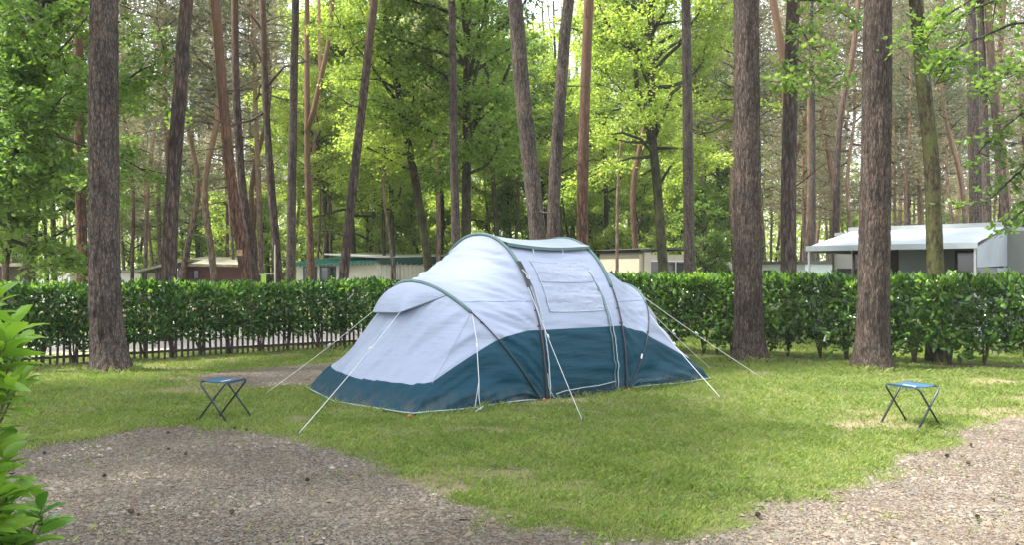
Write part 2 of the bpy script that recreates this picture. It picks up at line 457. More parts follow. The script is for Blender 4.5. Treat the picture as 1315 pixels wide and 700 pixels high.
T('pine_tree', 357, 27, 11, [(350,357),(240,348),(120,340),(0,336)], 'bark_pine', 21, 'slim pine with many bare side branches behind the washing line', crown=PINE[0], crown_mat='needle', seed=9, knots=12)
T('pine_tree', 373, 24, 12.5, [(350,373),(200,375),(0,378)], 'bark_near', 20, 'upright grey pine at the left corner of the green roofed cabin', crown=PINE[0], crown_mat='needle', seed=10, knots=2)
T('pine_tree', 400, 32, 9, [(350,400),(240,395),(120,393),(0,393)], 'bark_rust', 22, 'forked reddish pine over the left windows of the green roofed cabin', crown=PINE[2], crown_mat='needle', seed=11, knots=3)
T('pine_tree', 442, 22, 13, [(350,442),(240,453),(120,467),(0,481)], 'bark_pine', 20, 'pine leaning right before the green roofed cabin wall', crown=PINE[1], crown_mat='needle', seed=12, knots=3)
T('oak_tree', 548, 28, 12, [(350,551),(240,535),(130,515),(60,502),(0,493)], 'bark_oak', 17, 'bent dark oak leaning left above the low end of the tent', crown=BROAD[1], crown_z=4.5, crown_mat='leaf_bright', seed=13)
T('pine_tree', 586, 24, 12, [(350,586),(200,583),(0,580)], 'bark_near', 20, 'slim upright grey pine over the left shoulder of the tent', crown=PINE[0], crown_mat='needle', seed=14, knots=2)
T('oak_tree', 600, 27, 14, [(350,599),(240,599),(120,600),(0,601)], 'bark_oak', 17, 'dark oak with crooked side limbs just right of the slim grey pine', crown=BROAD[0], crown_z=4.2, crown_mat='leaf_mid', seed=15, cscale=1.1)
T('pine_tree', 688, 17, 23, [(350,695),(240,684),(120,671),(0,660)], 'bark_near', 19, 'thick pine leaning left behind the tent roof, left of the crossing pair', crown=PINE[2], crown_mat='needle_green', seed=16, knots=1)
T('pine_tree', 711, 17.5, 18, [(350,710),(240,712),(120,720),(0,731)], 'bark_near', 19, 'grey pine leaning right behind the tent roof, right of the crossing pair', crown=PINE[0], crown_mat='needle_green', seed=17, knots=2)
T('pine_tree', 749, 21, 16, [(350,748),(240,748),(120,751),(0,756)], 'bark_rust', 20, 'reddish brown pine rising behind the right half of the tent roof', crown=PINE[1], crown_mat='needle', seed=18, knots=3)
T('oak_tree', 845, 30, 14, [(350,852),(240,844),(170,838),(60,836),(0,838)], 'bark_oak', 15, 'forked dark oak with bright green crown above the beige mobile home', crown=BROAD[2], crown_z=5.2, crown_mat='leaf_bright', seed=19)
T('pine_tree', 884, 22, 15, [(350,885),(200,883),(0,879)], 'bark_near', 20, 'straight grey pine at the right end of the beige mobile home', crown=PINE[0], crown_mat='needle', seed=20, knots=1)
T('pine_tree', 1013, 18, 21, [(350,1013),(240,1013),(120,1016),(0,1020)], 'bark_pine', 20, 'dark brown pine between the two big right trunks, left of the grey awning', crown=PINE[1], crown_mat='needle_green', seed=21, knots=1)
T('pine_tree', 1008, 24, 12, [(350,1012),(200,1012),(90,1008),(0,992)], 'bark_rust', 21, 'rusty pine half hidden behind the dark brown pine left of the awning', crown=PINE[2], crown_mat='needle', seed=22, knots=4)
T('mossy_tree', 1200, 14.0, 22, [(466,1203),(400,1202),(350,1201),(240,1198),(200,1196),(100,1185),(0,1176)], 'bark_moss', 14, 'crooked moss covered trunk in front of the grey caravan awning', crown=BROAD[1], crown_z=6.5, crown_mat='leaf_mid', seed=23)
T('pine_tree', 1253, 26, 17, [(350,1254),(200,1253),(0,1249)], 'bark_near', 20, 'leftmost of three purple grey pines above the right end of the awning', crown=PINE[1], crown_mat='needle', seed=24, knots=1)
T('pine_tree', 1268, 28, 11, [(350,1270),(200,1267),(0,1262)], 'bark_near', 20, 'middle one of three purple grey pines above the right end of the awning', crown=PINE[0], crown_mat='needle', seed=25, knots=1)
T('pine_tree', 1290, 28, 12, [(350,1296),(240,1287),(140,1276),(0,1266)], 'bark_pine', 20, 'rightmost of three purple grey pines above the awning, leaning left', crown=PINE[2], crown_mat='needle', seed=26, knots=1)
T('pine_tree', 1041, 35, 9, [(350,1042),(200,1043),(0,1040)], 'bark_near', 22, 'thin straight grey pine just left of the awning roof', crown=PINE[0], crown_mat='needle', seed=27, knots=3)
T('pine_tree', 1075, 32, 10, [(350,1074),(240,1075),(150,1080),(70,1096),(0,1104)], 'bark_pine', 20, 'thin pine bending right near its top, above the left end of the awning', crown=PINE[1], crown_mat='needle', seed=28, knots=4)
# the second stem of the forked pine
fork = [t for t in TREES if t[0] == 400][0][2]
b = MB(); D0 = 32
pl = [P3(394,170,D0), P3(403,140,D0), P3(412,100,D0), P3(421,60,D0), P3(426,20,D0), P3(428,-40,D0)]
b.tube([p - Vector(fork.location) for p in pl], [.10,.10,.095,.09,.085,.06], 8)
b.build('second_stem', M['bark_rust'], fork, smooth=True)
# visible fork limbs of the oak above the mobile home, and crooked limbs of the oak over the tent
def limbs_on(root, D, lines, bark):
    b = MB()
    for ln, r in lines:
        q = [P3(x, y, D)-Vector(root.location) for x, y in ln]
        b.tube(q, [r*(1-.6*i/(len(q)-1)) for i in range(len(q))], 7)
    b.build('side_limb', M[bark], root, smooth=True)
limbs_on([t for t in TREES if t[0] == 845][0][2], 30, [([(838,185),(828,150),(818,110),(814,60)],.14), ([(838,180),(850,150),(862,120),(880,105)],.11), ([(842,200),(822,178),(800,170),(785,172)],.07), ([(845,240),(860,215),(872,200)],.06)], 'bark_oak')
limbs_on([t for t in TREES if t[0] == 600][0][2], 27, [([(600,180),(622,128),(645,108),(655,82)],.10), ([(600,150),(611,95),(620,50)],.09), ([(600,60),(625,40),(650,22)],.08), ([(600,210),(630,160),(660,165)],.05), ([(600,90),(585,60),(575,30)],.06)], 'bark_oak')
limbs_on([t for t in TREES if t[0] == 357][0][2], 27, [([(342,90),(325,55),(300,45)],.04), ([(343,110),(365,85),(395,78)],.05), ([(345,140),(322,155),(300,158),(278,135),(255,120),(240,95)],.045), ([(338,40),(320,15),(300,0)],.04)], 'bark_pine')

# understory and background broadleaf trees
rn = random.Random(5)
def sapling(px, D, mat, s=1.0, z=0.3, kind=0):
    c = SAP[kind]; H = z+c[2]*s*0.92
    x = px
    return tree('young_tree', px, D, 6, [(HY, x), (HY-120*(20/D), x+rn.uniform(-8, 8))], 'bark_oak', H, 'x', crown=c, crown_z=z, crown_mat=mat, seed=int(px*3+D), cscale=s, rad_top=.25)
for px, D, m, s, z in [(395,62,'leaf_bright',1.5,.3),(415,50,'leaf_bright',1.2,.3),(448,54,'leaf_bright',1.4,.2),(488,44,'leaf_bright',1.0,.2),(518,60,'leaf_bright',1.6,.2),(556,56,'leaf_bright',1.4,.2),(580,50,'leaf_bright',1.3,.2),(640,60,'leaf_bright',1.6,.2),(680,56,'leaf_bright',1.4,.2),(705,50,'leaf_bright',1.2,.2),(750,48,'leaf_bright',1.4,.2),(768,56,'leaf_bright',1.5,.2),(835,52,'leaf_bright',1.5,.2),(890,54,'leaf_bright',1.5,.2),(918,58,'leaf_bright',1.4,.2),(200,64,'leaf_bright',1.6,.2),(290,66,'leaf_bright',1.6,.3),(320,60,'leaf_bright',1.4,.3),(60,24,'leaf_dark',1.15,1.6),(8,17,'leaf_dark',1.1,1.2),(165,60,'leaf_mid',1.4,.8),(258,62,'leaf_bright',1.5,.8),(295,52,'leaf_bright',1.5,.6),
                       (345,50,'leaf_far',1.3,.4),(470,48,'leaf_bright',1.5,.5),(500,52,'leaf_bright',1.4,.4),(540,46,'leaf_bright',1.3,.3),(620,50,'leaf_bright',1.4,.6),
                       (660,44,'leaf_mid',1.3,.4),(790,46,'leaf_bright',1.5,.3),(815,40,'leaf_bright',1.3,.2),(870,46,'leaf_bright',1.5,.3),(905,38,'leaf_mid',1.2,.2),(930,44,'leaf_mid',1.3,.3),
                       (1090,60,'leaf_bright',1.2,.4),(1150,62,'leaf_bright',1.3,.2),(1230,58,'leaf_far',1.2,.2),(1296,50,'leaf_mid',1.1,.3),(425,58,'leaf_far',1.5,.5),(725,58,'leaf_far',1.6,.4)]:
    sapling(px, D, m, s, z, kind=int(px) % 2)
for px, D, m, ci, z, s, H in [(-25,24,'leaf_dark',1,3.2,1.1,14),(70,30,'leaf_mid',0,4,1.1,15),(150,56,'leaf_mid',1,3.4,1.1,14),(255,58,'leaf_mid',1,2.5,1.0,13),
        (420,46,'leaf_bright',0,5.5,1.2,16),(455,44,'leaf_bright',2,4.0,1.2,16),(505,40,'leaf_bright',1,4.0,1.2,15),(565,44,'leaf_bright',2,6,1.1,16),(640,40,'leaf_mid',1,6.5,1.1,16),
        (625,50,'leaf_bright',0,4,1.3,17),(690,48,'leaf_bright',1,5,1.3,16),(780,42,'leaf_bright',0,5,1.1,15),(815,52,'leaf_bright',2,4,1.3,17),(905,46,'leaf_bright',1,6,1.05,15),
        (925,54,'leaf_mid',0,4,1.1,15),(540,62,'leaf_far',2,4,1.4,19),(735,64,'leaf_far',1,5,1.4,18),(390,66,'leaf_far',0,4,1.4,18),(860,62,'leaf_far',0,4,1.4,18),(20,44,'leaf_mid',2,3,1.2,16),(470,60,'leaf_far',1,5,1.5,18)]:
    T('broadleaf_tree', px, D, 7, [(HY, px), (100, px+rn.uniform(-14, 14))], 'bark_oak', H, 'x', crown=BROAD[ci], crown_z=z, crown_mat=m, seed=int(px+D), cscale=s)
# far pines
used = [(t[0], t[1]) for t in TREES]
fx = []
rn = random.Random(21)
n_far = 0; tries = 0
while n_far < 118 and tries < 4000:
    tries += 1
    px = rn.uniform(-60, 1380)
    dens = 1.0 if px > 930 else (0.75 if px < 380 else 0.7)
    if rn.random() > dens: continue
    D = rn.uniform(34, 78)
    if any(abs(px-q) < 5.5 for q in fx): continue
    fx.append(px); n_far += 1
    diam = rn.uniform(0.17, 0.30); w = diam*F/D
    ln = rn.gauss(0, 14); k = rn.gauss(0, 5)
    ci = rn.randrange(3); H = rn.uniform(15, 24)
    if 385 < px < 925 and rn.random() < .8:
        T('slender_tree', px, D, w*.8, [(HY, px), (HY-110, px+ln*.4+k), (HY-220, px+ln*.7-k), (0, px+ln)], 'bark_oak' if rn.random() < .5 else 'bark_far', 14, 'x',
          crown=BROAD[ci], crown_z=rn.uniform(4.5, 8), crown_mat='leaf_bright' if rn.random() < .7 else 'leaf_far', seed=n_far, cscale=rn.uniform(.6, .8), limbs_bark='bark_oak')
        continue
    if 385 < px < 925: mt = 'needle_green' if rn.random() < .5 else 'needle'
    else: mt = 'needle' if rn.random() < .75 else 'needle_green'
    r = T('far_pine', px, D, w, [(HY, px), (HY-110, px+ln*.4+k), (HY-220, px+ln*.7-k), (0, px+ln)], 'bark_far' if rn.random() < .7 else 'bark_rust', H, 'x',
          crown=PINE[ci], crown_z=H-PINE[ci][2]*rn.uniform(1.0, 1.25), crown_mat=mt, seed=n_far, cscale=rn.uniform(1.0, 1.35), knots=rn.randrange(0, 5))

rn = random.Random(77); k_ = 0
for px in [940,968,990,1008,1032,1052,1066,1088,1108,1135,1150,1170,1188,1215,1232,1246,1275,1300,1325,1345,152,178,196,238,258,282,300,336,350]:
    D = rn.uniform(46, 72); H = rn.uniform(12, 17); ci = rn.randrange(3); ln = rn.gauss(0, 10)
    T('bushy_pine', px+rn.uniform(-4, 4), D, rn.uniform(.16, .24)*F/D, [(HY, px), (HY-110, px+ln*.6), (60, px+ln)], 'bark_far', H, 'x', crown=PINE[ci], crown_z=rn.uniform(3.6, 6), crown_mat='needle', seed=int(px), cscale=rn.uniform(1.0, 1.25), knots=6)

# unseen trees added behind and beside the camera so their crowns shade the pitch
for i, (x, y, ci, kind, s, z) in enumerate([(-9, 3, 0, 'b', 1.1, 6), (-5, -3, 2, 'p', 1.3, 9), (-13, 9, 1, 'p', 1.3, 9), (2.5, -5, 1, 'p', 1.3, 9.5), (-8.5, -8, 2, 'b', 1.2, 6), (9.5, 2, 0, 'p', 1.3, 9), (-9.6, 7.4, 0, 'b', 1.15, 8.5), (-8.9, 12.2, 2, 'b', 1.0, 9)]):
    c = (BROAD if kind == 'b' else PINE)[ci]
    r = empty('shade_tree', (x, y, 0)); H = z+c[2]*s
    me = trunk_mesh([Vector((0,0,0)), Vector((.1,0,H*.5)), Vector((.2,.1,H))], [.2,.15,.05], 14)
    mobj('trunk', me, r, M['bark_pine'])
    for nm, dt, mt in (('limbs', c[0], M['bark_far']), ('crown', c[1], M['leaf_mid' if kind == 'b' else 'needle_green'])):
        o = mobj(nm, dt, r, mt, loc=(.1, 0, z)); o.scale = (s, s, s)
    tag(r, 'unseen tree added %s the camera, shading the pitch' % ['left of','behind','far left of','behind and right of','far behind','right of','nearest on the left of','farther along on the left of'][i], 'tree')

# leafy sprays hanging into the view
def spray_branch(name, parent, lines, D, n_leaf, leaf, mat, spread=0.3, seed=1, tw=0.02):
    rng = np.random.default_rng(seed); b = MB(); base = Vector(parent.location)
    Pn = []; Dn = []
    for ln in lines:
        q = [P3(x, y, D+dd)-base for x, y, dd in ln]
        b.tube(q, [tw*(1-.75*i/(len(q)-1)) for i in range(len(q))], 5, cap=False)
        seg = np.array([tuple(p) for p in q])
        # side twigs with leaves
        for k in range(14):
            t = rng.uniform(.12, 1)*(len(q)-1); i = min(len(q)-2, int(t)); c = seg[i]+(seg[i+1]-seg[i])*(t-i)
            d = rng.normal(size=3)*np.array([1, 1, .5]); d /= np.linalg.norm(d); l = rng.uniform(.3, 1)*spread*1.6
            b.tube([c, c+d*l*.5+np.array([0,0,-.02]), c+d*l+np.array([0,0,-.07])], [tw*.3, tw*.2, tw*.1], 4, cap=False)
            m = n_leaf
            tt = rng.uniform(.15, 1.05, m)[:, None]
            Pn.append(c + d*l*tt + rng.normal(size=(m, 3))*np.array([.09, .09, .05])); Dn.append(np.tile(d, (m, 1)) + rng.normal(size=(m, 3))*.7)
    Pn = np.concatenate(Pn); Dn = np.concatenate(Dn); n = len(Pn)
    S = np.cross(Dn, np.array([0, 0, 1.0])+rng.normal(size=(n, 3))*.4)
    L = leaf*rng.uniform(.7, 1.3, n)
    V, Fq = leaf_cloud(Pn, Dn+np.array([0,0,-.25]), S, L, L*.6, .1, .15)
    tb = b.build(name, M['bark_oak'], parent, smooth=True)
    mobj('leaf_spray', np_mesh('leaf_spray', V, Fq, M[mat]), tb)

oak_r = empty('oak_tree', (8.6, 11.4, 0))
tag(oak_r, 'oak with leafy boughs in the upper right corner', 'tree')
mobj('trunk', trunk_mesh([Vector((0,0,0)), Vector((.1,0,3)), Vector((0,.1,9)), Vector((0,0,12))], [.2,.17,.12,.05], 20), oak_r, M['bark_oak'])
spray_branch('bough', oak_r, [[(1488,60,0),(1400,20,0),(1300,30,.3),(1230,60,.2),(1200,110,0)], [(1488,30,0),(1380,-60,0),(1290,-30,0),(1215,20,0),(1180,60,.3)],
    [(1488,120,0),(1400,110,.5),(1330,130,0),(1270,180,0),(1240,215,0)], [(1488,160,0),(1400,190,0),(1320,210,0),(1265,262,.2)],
    [(1488,0,0),(1400,-20,.2),(1310,-10,.5),(1250,10,.2),(1215,95,0)], [(1488,200,0),(1400,240,0),(1330,255,0),(1290,290,0)], [(1488,90,0),(1400,60,-.3),(1320,70,-.4),(1260,120,-.3)]], 11.4, 26, .085, 'leaf_dark', .34, 5, .03)
mid_r = [t for t in TREES if t[0] == 1013][0][2]
spray_branch('leafy_bough', mid_r, [[(1016,10,0),(1030,40,-1),(1045,62,-1.5),(1075,80,-2)], [(1018,95,0),(1030,88,-1),(1010,92,-2),(995,112,-2)], [(1018,70,0),(1045,92,-1.2),(1060,115,-1.4)],
    [(1020,0,0),(1050,0,-1),(1080,15,-1),(1100,30,-1.2)]], 18, 16, .12, 'leaf_mid', .36, 6, .02)
dark_l = [t for t in TREES if t[0] == 38][0][2]
spray_branch('leafy_bough', dark_l, [[(45,150,0),(20,120,-2),(-10,100,-3)], [(45,200,0),(60,150,-2),(75,130,-3),(95,110,-3)], [(44,120,0),(60,80,-2),(90,50,-3),(112,20,-3)], [(44,240,0),(20,220,-2),(0,230,-3)],
    [(44,230,0),(70,225,-2),(95,230,-3)], [(46,80,0),(30,40,-3),(0,20,-3)], [(46,60,0),(70,30,-3),(100,0,-3)], [(40,280,0),(20,275,-1),(-5,290,-2)], [(45,170,0),(25,165,-3),(10,180,-3)]], 19, 34, .12, 'leaf_dark', .55, 8, .03)

# ------------------------------------------------------------------ numpy noise and ground masks
_tab = np.random.default_rng(3).random((256, 256))
def vnoise(x, y, s):
    x = x*s+1000.5; y = y*s+1000.5
    xi = np.floor(x).astype(int); yi = np.floor(y).astype(int); fx_ = x-xi; fy_ = y-yi
    fx_ = fx_*fx_*(3-2*fx_); fy_ = fy_*fy_*(3-2*fy_)
    g = lambda a, b: _tab[a % 256, b % 256]
    return (g(xi, yi)*(1-fx_)+g(xi+1, yi)*fx_)*(1-fy_)+(g(xi, yi+1)*(1-fx_)+g(xi+1, yi+1)*fx_)*fy_
def fbm(x, y, s, o=4):
    r = 0; a = 0.5
    for k in range(o): r = r+a*vnoise(x+k*17.3, y-k*9.1, s*2**k); a *= .5
    return r/(1-0.5**o)
def sdf(poly, x, y):
    """signed distance, positive inside"""
    d = np.full(x.shape, 1e9); ins = np.zeros(x.shape, bool); n = len(poly)
    for i in range(n):
        ax, ay = poly[i]; bx, by = poly[(i+1) % n]
        t = np.clip(((x-ax)*(bx-ax)+(y-ay)*(by-ay))/max(1e-9, (bx-ax)**2+(by-ay)**2), 0, 1)
        d = np.minimum(d, np.hypot(x-ax-t*(bx-ax), y-ay-t*(by-ay)))
        c = ((ay > y) != (by > y)) & (x < (bx-ax)*(y-ay)/((by-ay) if by != ay else 1e-9)+ax)
        ins ^= c
    return np.where(ins, d, -d)
G1 = [gp(*p) for p in [(-150,586),(20,581),(110,563),(200,550),(300,549),(370,560),(430,578),(500,605),(560,632),(620,658),(700,686),(780,698),(860,694),(930,680),(1000,655),(1060,627),(1130,600),(1190,575),(1250,552),(1330,528),(1500,500)]]
G1 = [(-14, G1[0][1]-.2)]+G1+[(14, 9.6), (14, -12), (-14, -12)]
G2 = [gp(*p) for p in [(245,483),(290,476),(350,472),(420,469),(470,467),(520,478),(430,491),(380,497),(330,500),(280,496)]]
# hedge centre lines
HL = [(-11.6, 9.98), (-1.25, 18.1)]
HR = [(-1.5, 17.9), (11.4, 10.98)]
def seg_d(a, b, x, y):
    t = np.clip(((x-a[0])*(b[0]-a[0])+(y-a[1])*(b[1]-a[1]))/((b[0]-a[0])**2+(b[1]-a[1])**2), 0, 1)
    return np.hypot(x-a[0]-t*(b[0]-a[0]), y-a[1]-t*(b[1]-a[1]))
def m_gravel(x, y):
    n = (fbm(x, y, 1.6)-.5)*1.1 + (fbm(x, y, 7)-.5)*.35
    a = sdf(G1, x, y)-.03+n*.55; b = sdf(G2, x, y)+n*.35
    return np.clip(np.maximum(a, b)/.16+.5, 0, 1)
def m_soil(x, y):
    n = (fbm(x, y, 2.2)-.5)
    h = np.clip((.42-seg_d(*HR, x, y)+n*.5)/.18, 0, 1)
    h2 = np.clip((.30-seg_d(*HL, x, y)+n*.4)/.18, 0, 1)
    return np.maximum(h, h2)
def m_bare(x, y):
    v = fbm(x+5.2, y+1.7, 1.1, 4)
    e = np.clip((sdf(G1, x, y)+.9)/.9, 0, 1)
    return np.clip((v-.60+.09*e)/.14, 0, 1)

# tent placement (needed by the grass)
TL, TW, TH = 4.65, 2.5, 1.92
TA = R(38); TO = (-1.0, 8.62)
def to_tent(x, y):
    dx = x-TO[0]; dy = y-TO[1]
    return dx*math.cos(TA)+dy*math.sin(TA), -dx*math.sin(TA)+dy*math.cos(TA)

# ------------------------------------------------------------------ ground
def gh(x, y):
    return (fbm(x, y, .8, 3)-.5)*0.05*np.clip((y+2)/4, 0, 1)*np.clip((30-y)/10, 0, 1)*np.clip((20-np.abs(x))/6, 0, 1)
def ground_sheet():
    xs = np.concatenate([[-400, -120, -45, -22], np.arange(-13, 13.01, .07), [22, 45, 120, 400]])
    ys = np.concatenate([[-120, -30, -8, 0, 2.5], np.arange(4.0, 19.01, .07), [22, 26, 31, 40, 55, 80, 130, 250, 600]])
    X, Y = np.meshgrid(xs, ys); Z = gh(X, Y)
    core = (np.abs(X) < 14) & (Y > 3) & (Y < 19.2)
    g = np.where(core | (Y < 9), m_gravel(X, Y), 0)
    Z = Z - 0.012*g
    V = np.stack([X.ravel(), Y.ravel(), Z.ravel()], 1); nx, ny = len(xs), len(ys)
    i = np.arange(nx-1)[None, :]+np.arange(ny-1)[:, None]*nx
    Fq = np.stack([i, i+1, i+1+nx, i+nx], -1).reshape(-1, 4)
    me = np_mesh('ground', V, Fq, None, smooth=True)
    a = me.color_attributes.new('mask', 'FLOAT_COLOR', 'POINT')
    so = np.where(core, m_soil(X, Y), 0); ba = np.where(core, m_bare(X, Y), 0.25)
    c = np.stack([g.ravel(), so.ravel(), ba.ravel(), np.ones(g.size)], 1)
    a.data.foreach_set('color', c.astype(np.float32).ravel())
    m, nt, bs = mat_new('ground_turf_gravel_soil')
    at = N(nt, 'ShaderNodeVertexColor', layer_name='mask'); sp = N(nt, 'ShaderNodeSeparateColor')
    nt.links.new(at.outputs[0], sp.inputs[0]); w = wcoord(nt)
    n1 = noise(nt, w, 9, 8, .7); n2 = noise(nt, w, 60, 6, .7); n3 = noise(nt, w, 1.0, 3)
    turf = ramp(nt, n1, [(0.3, (0.055, 0.06, 0.025)), (0.5, (0.10, 0.12, 0.035)), (0.7, (0.17, 0.17, 0.065))])
    soil = ramp(nt, n2, [(0.3, (0.07, 0.05, 0.038)), (0.55, (0.15, 0.11, 0.08)), (0.75, (0.24, 0.19, 0.14))])
    bare = ramp(nt, n2, [(0.3, (0.16, 0.125, 0.08)), (0.6, (0.28, 0.23, 0.15))])
    vo = N(nt, 'ShaderNodeTexVoronoi'); vo.inputs['Scale'].default_value = 85; nt.links.new(w, vo.inputs['Vector'])
    pv = N(nt, 'ShaderNodeSeparateColor'); nt.links.new(vo.outputs['Color'], pv.inputs[0])
    peb = ramp(nt, pv.outputs[0], [(0.0, (0.035, 0.028, 0.021)), (0.4, (0.085, 0.068, 0.053)), (0.8, (0.15, 0.128, 0.105)), (1.0, (0.30, 0.27, 0.23))])
    peb = mixc(nt, ramp(nt, n3, [(0.4, (0, 0, 0)), (0.65, (.5, .5, .5))]), peb, soil)
    col = mixc(nt, sp.outputs[2], turf, bare)
    col = mixc(nt, sp.outputs[1], col, soil)
    col = mixc(nt, sp.outputs[0], col, peb)
    nt.links.new(col, bs.inputs['Base Color']); bs.inputs['Roughness'].default_value = 0.95
    bs.inputs['Specular IOR Level'].default_value = .15
    b1 = bump(nt, bs, n1, .7, .03); b2 = bump(nt, bs, vo.outputs['Distance'], .5, .008, b1)
    me.materials.append(m)
    tag(mobj('ground', me), kind='structure')
ground_sheet()

def sheet(name, pts, z, mat):
    b = MB(); b.add([(x, y, z) for x, y in pts], [tuple(range(len(pts)))])
    return tag(b.build(name, mat), kind='structure')
M['path'] = simple('pale_path_gravel', (0.44, 0.38, 0.35), .95, .25, 30)
dl = Vector((HL[1][0]-HL[0][0], HL[1][1]-HL[0][1])).normalized(); nl = Vector((-dl.y, dl.x))
a0 = Vector((HL[0][0], HL[0][1]))-dl*6+nl*.9; a1 = Vector((HL[1][0], HL[1][1]))+dl*1.0+nl*.9
sheet('path', [a0, a1, a1+nl*6.0+dl*2, a0+nl*5.0], .012, M['path'])

# ------------------------------------------------------------------ grass
def in_view(x, y, m=1.08):
    return np.abs(x) < (657.5/F)*y*m+.25
def blades(name, n_m2, y0, y1, hmin, hmax, wd, mat, seed, extra=None, dry=False, keep=None):
    rng = np.random.default_rng(seed)
    xm = (657.5/F)*y1*1.08+.3; n = int(n_m2*2*xm*(y1-y0))
    x = rng.uniform(-xm, xm, n); y = rng.uniform(y0, y1, n)
    k = in_view(x, y)
    x = x[k]; y = y[k]
    g = m_gravel(x, y); so = m_soil(x, y); ba = m_bare(x, y)
    clump = fbm(x, y, 5, 3)
    p = (1-g)**1.5*(1-.93*so)*(1-.72*ba)*np.clip(.35+1.5*(clump-.25), .15, 1)
    p = np.maximum(p, 0.02*(g > .5)*(fbm(x, y, 2.5) > .56))
    if dry: p = np.clip(ba*.8+.12, 0, 1)*(1-g)
    u, v = to_tent(x, y)
    inside = (u > .05) & (u < TL-.05) & (v > .05) & (v < TW-.05)
    p = np.where(inside, 0, p)
    if keep is not None: p = p*keep(x, y)
    k = rng.random(len(x)) < p
    x = x[k]; y = y[k]; u = u[k]; v = v[k]; n = len(x); cl = clump[k]
    h = (hmin+(hmax-hmin)*rng.random(n)**2.2)*(.55+.9*cl)
    for tx, ty, tr in [(gx(143,12.46),12.46,.5),(gx(962,13.9),13.9,.5),(gx(1120,12.8),12.8,.5)]:
        q = np.exp(-((np.hypot(x-tx, y-ty)-.25)/.18)**2); h = h*(1+1.5*q)
    tb = np.exp(-np.clip(np.minimum(np.abs(v), np.abs(u))-.02, 0, 9)/.08)*((u > -.3) & (u < TL+.3) & (v < .3)); h = h*(1+.4*tb)
    th = rng.uniform(0, 6.283, n); le = rng.uniform(.05, .9, n)
    d = np.stack([np.cos(th)*le, np.sin(th)*le, np.ones(n)], 1); s = np.stack([-np.sin(th), np.cos(th), np.zeros(n)], 1)
    z = gh(x, y)-.003-.01*g[k]
    Pn = np.stack([x, y, z], 1); D = unit(d); W = wd*rng.uniform(.7, 1.3, n)[:, None]; h = h[:, None]
    bend = np.stack([np.cos(th), np.sin(th), -np.ones(n)*.5], 1)*h*rng.uniform(.0, .45, n)[:, None]
    V = np.stack([Pn-s*W*.5, Pn+s*W*.5, Pn+D*h*.55+s*W*.38, Pn+D*h+bend], 1).reshape(-1, 3)
    Fq = np.arange(n)[:, None]*4+np.arange(4)[None, :]
    me = np_mesh(name, V, Fq, M[mat])
    print(name, n)
    return tag(mobj(name, me), kind='stuff')
tag(blades('grass', 8500, 4.5, 8.8, .014, .062, .0042, 'grass', 31), 'green lawn grass on the pitch in front of the tent', 'grass')
tag(blades('grass', 4000, 8.8, 15.5, .016, .07, .0062, 'grass', 32), 'green lawn grass around and behind the tent', 'grass')
def beyond(x, y):
    far_l = (x < -.8) & (((x-HL[0][0])*(-dl.y)+(y-HL[0][1])*dl.x) > .75) & (((x-HL[0][0])*(-dl.y)+(y-HL[0][1])*dl.x) < 7)
    return np.where(far_l, .0, 1.0)
tag(blades('grass', 900, 15.5, 26, .04, .11, .014, 'grass', 33, keep=beyond), 'rougher grass beyond the hedges', 'grass')
tag(blades('dry_grass', 2600, 4.5, 11, .012, .035, .0045, 'dry_grass', 34, dry=True), 'straw coloured dead grass in the thin spots of the lawn', 'grass')

# pebbles
M['pebble'] = leaf_mat('pebble_stone', [(0.035,0.027,0.019),(0.10,0.078,0.058),(0.19,0.155,0.12),(0.12,0.112,0.10),(0.25,0.205,0.16),(0.50,0.455,0.385)], .85, 0.0, spec=.2, patch=1.2)
def pebbles(seed=41):
    rng = np.random.default_rng(seed); P_ = []
    for dens, y0, y1 in ((4600, 4.3, 6.2), (3200, 6.2, 9.2), (2200, 9.2, 15)):
        xm = .66*y1; n = int(dens*2*xm*(y1-y0)); x = rng.uniform(-xm, xm, n); y = rng.uniform(y0, y1, n)
        k = in_view(x, y); x = x[k]; y = y[k]; g = m_gravel(x, y)
        k = rng.random(len(x)) < np.clip(g, 0, 1)*np.clip(.35+1.5*(fbm(x, y, 1.5)-.2), .25, 1)+.006*(g < .1)
        P_.append(np.stack([x[k], y[k]], 1))
    P_ = np.concatenate(P_); n = len(P_); x, y = P_.T
    s = rng.lognormal(-.0, .5, n)*.0060
    a = rng.uniform(0, 6.28, n); sc = np.stack([s*rng.uniform(.8, 1.7, n), s*rng.uniform(.6, 1.1, n), s*rng.uniform(.35, .8, n)], 1)
    base = np.array([[1,0,0],[.3,.95,.1],[-.8,.6,0],[-.9,-.5,.1],[.2,-1,0],[0,0,1]], float)
    q = base[None]*sc[:, None, :]+rng.normal(size=(n, 6, 3))*.12*s[:, None, None]
    ca, sa = np.cos(a)[:, None], np.sin(a)[:, None]
    X = q[..., 0]*ca-q[..., 1]*sa+x[:, None]; Y = q[..., 0]*sa+q[..., 1]*ca+y[:, None]; Z = q[..., 2]+(gh(x, y)-.012*m_gravel(x, y))[:, None]+.001
    V = np.stack([X, Y, Z], -1).reshape(-1, 3)
    f = np.array([[0,1,5],[1,2,5],[2,3,5],[3,4,5],[4,0,5]]); Fq = (np.arange(n)[:, None, None]*6+f[None]).reshape(-1, 3)
    print('pebbles', n)
    tag(mobj('gravel', np_mesh('gravel', V, Fq, M['pebble'])), 'loose grey and brown gravel stones on the parking bays', 'gravel', kind='stuff')
pebbles()

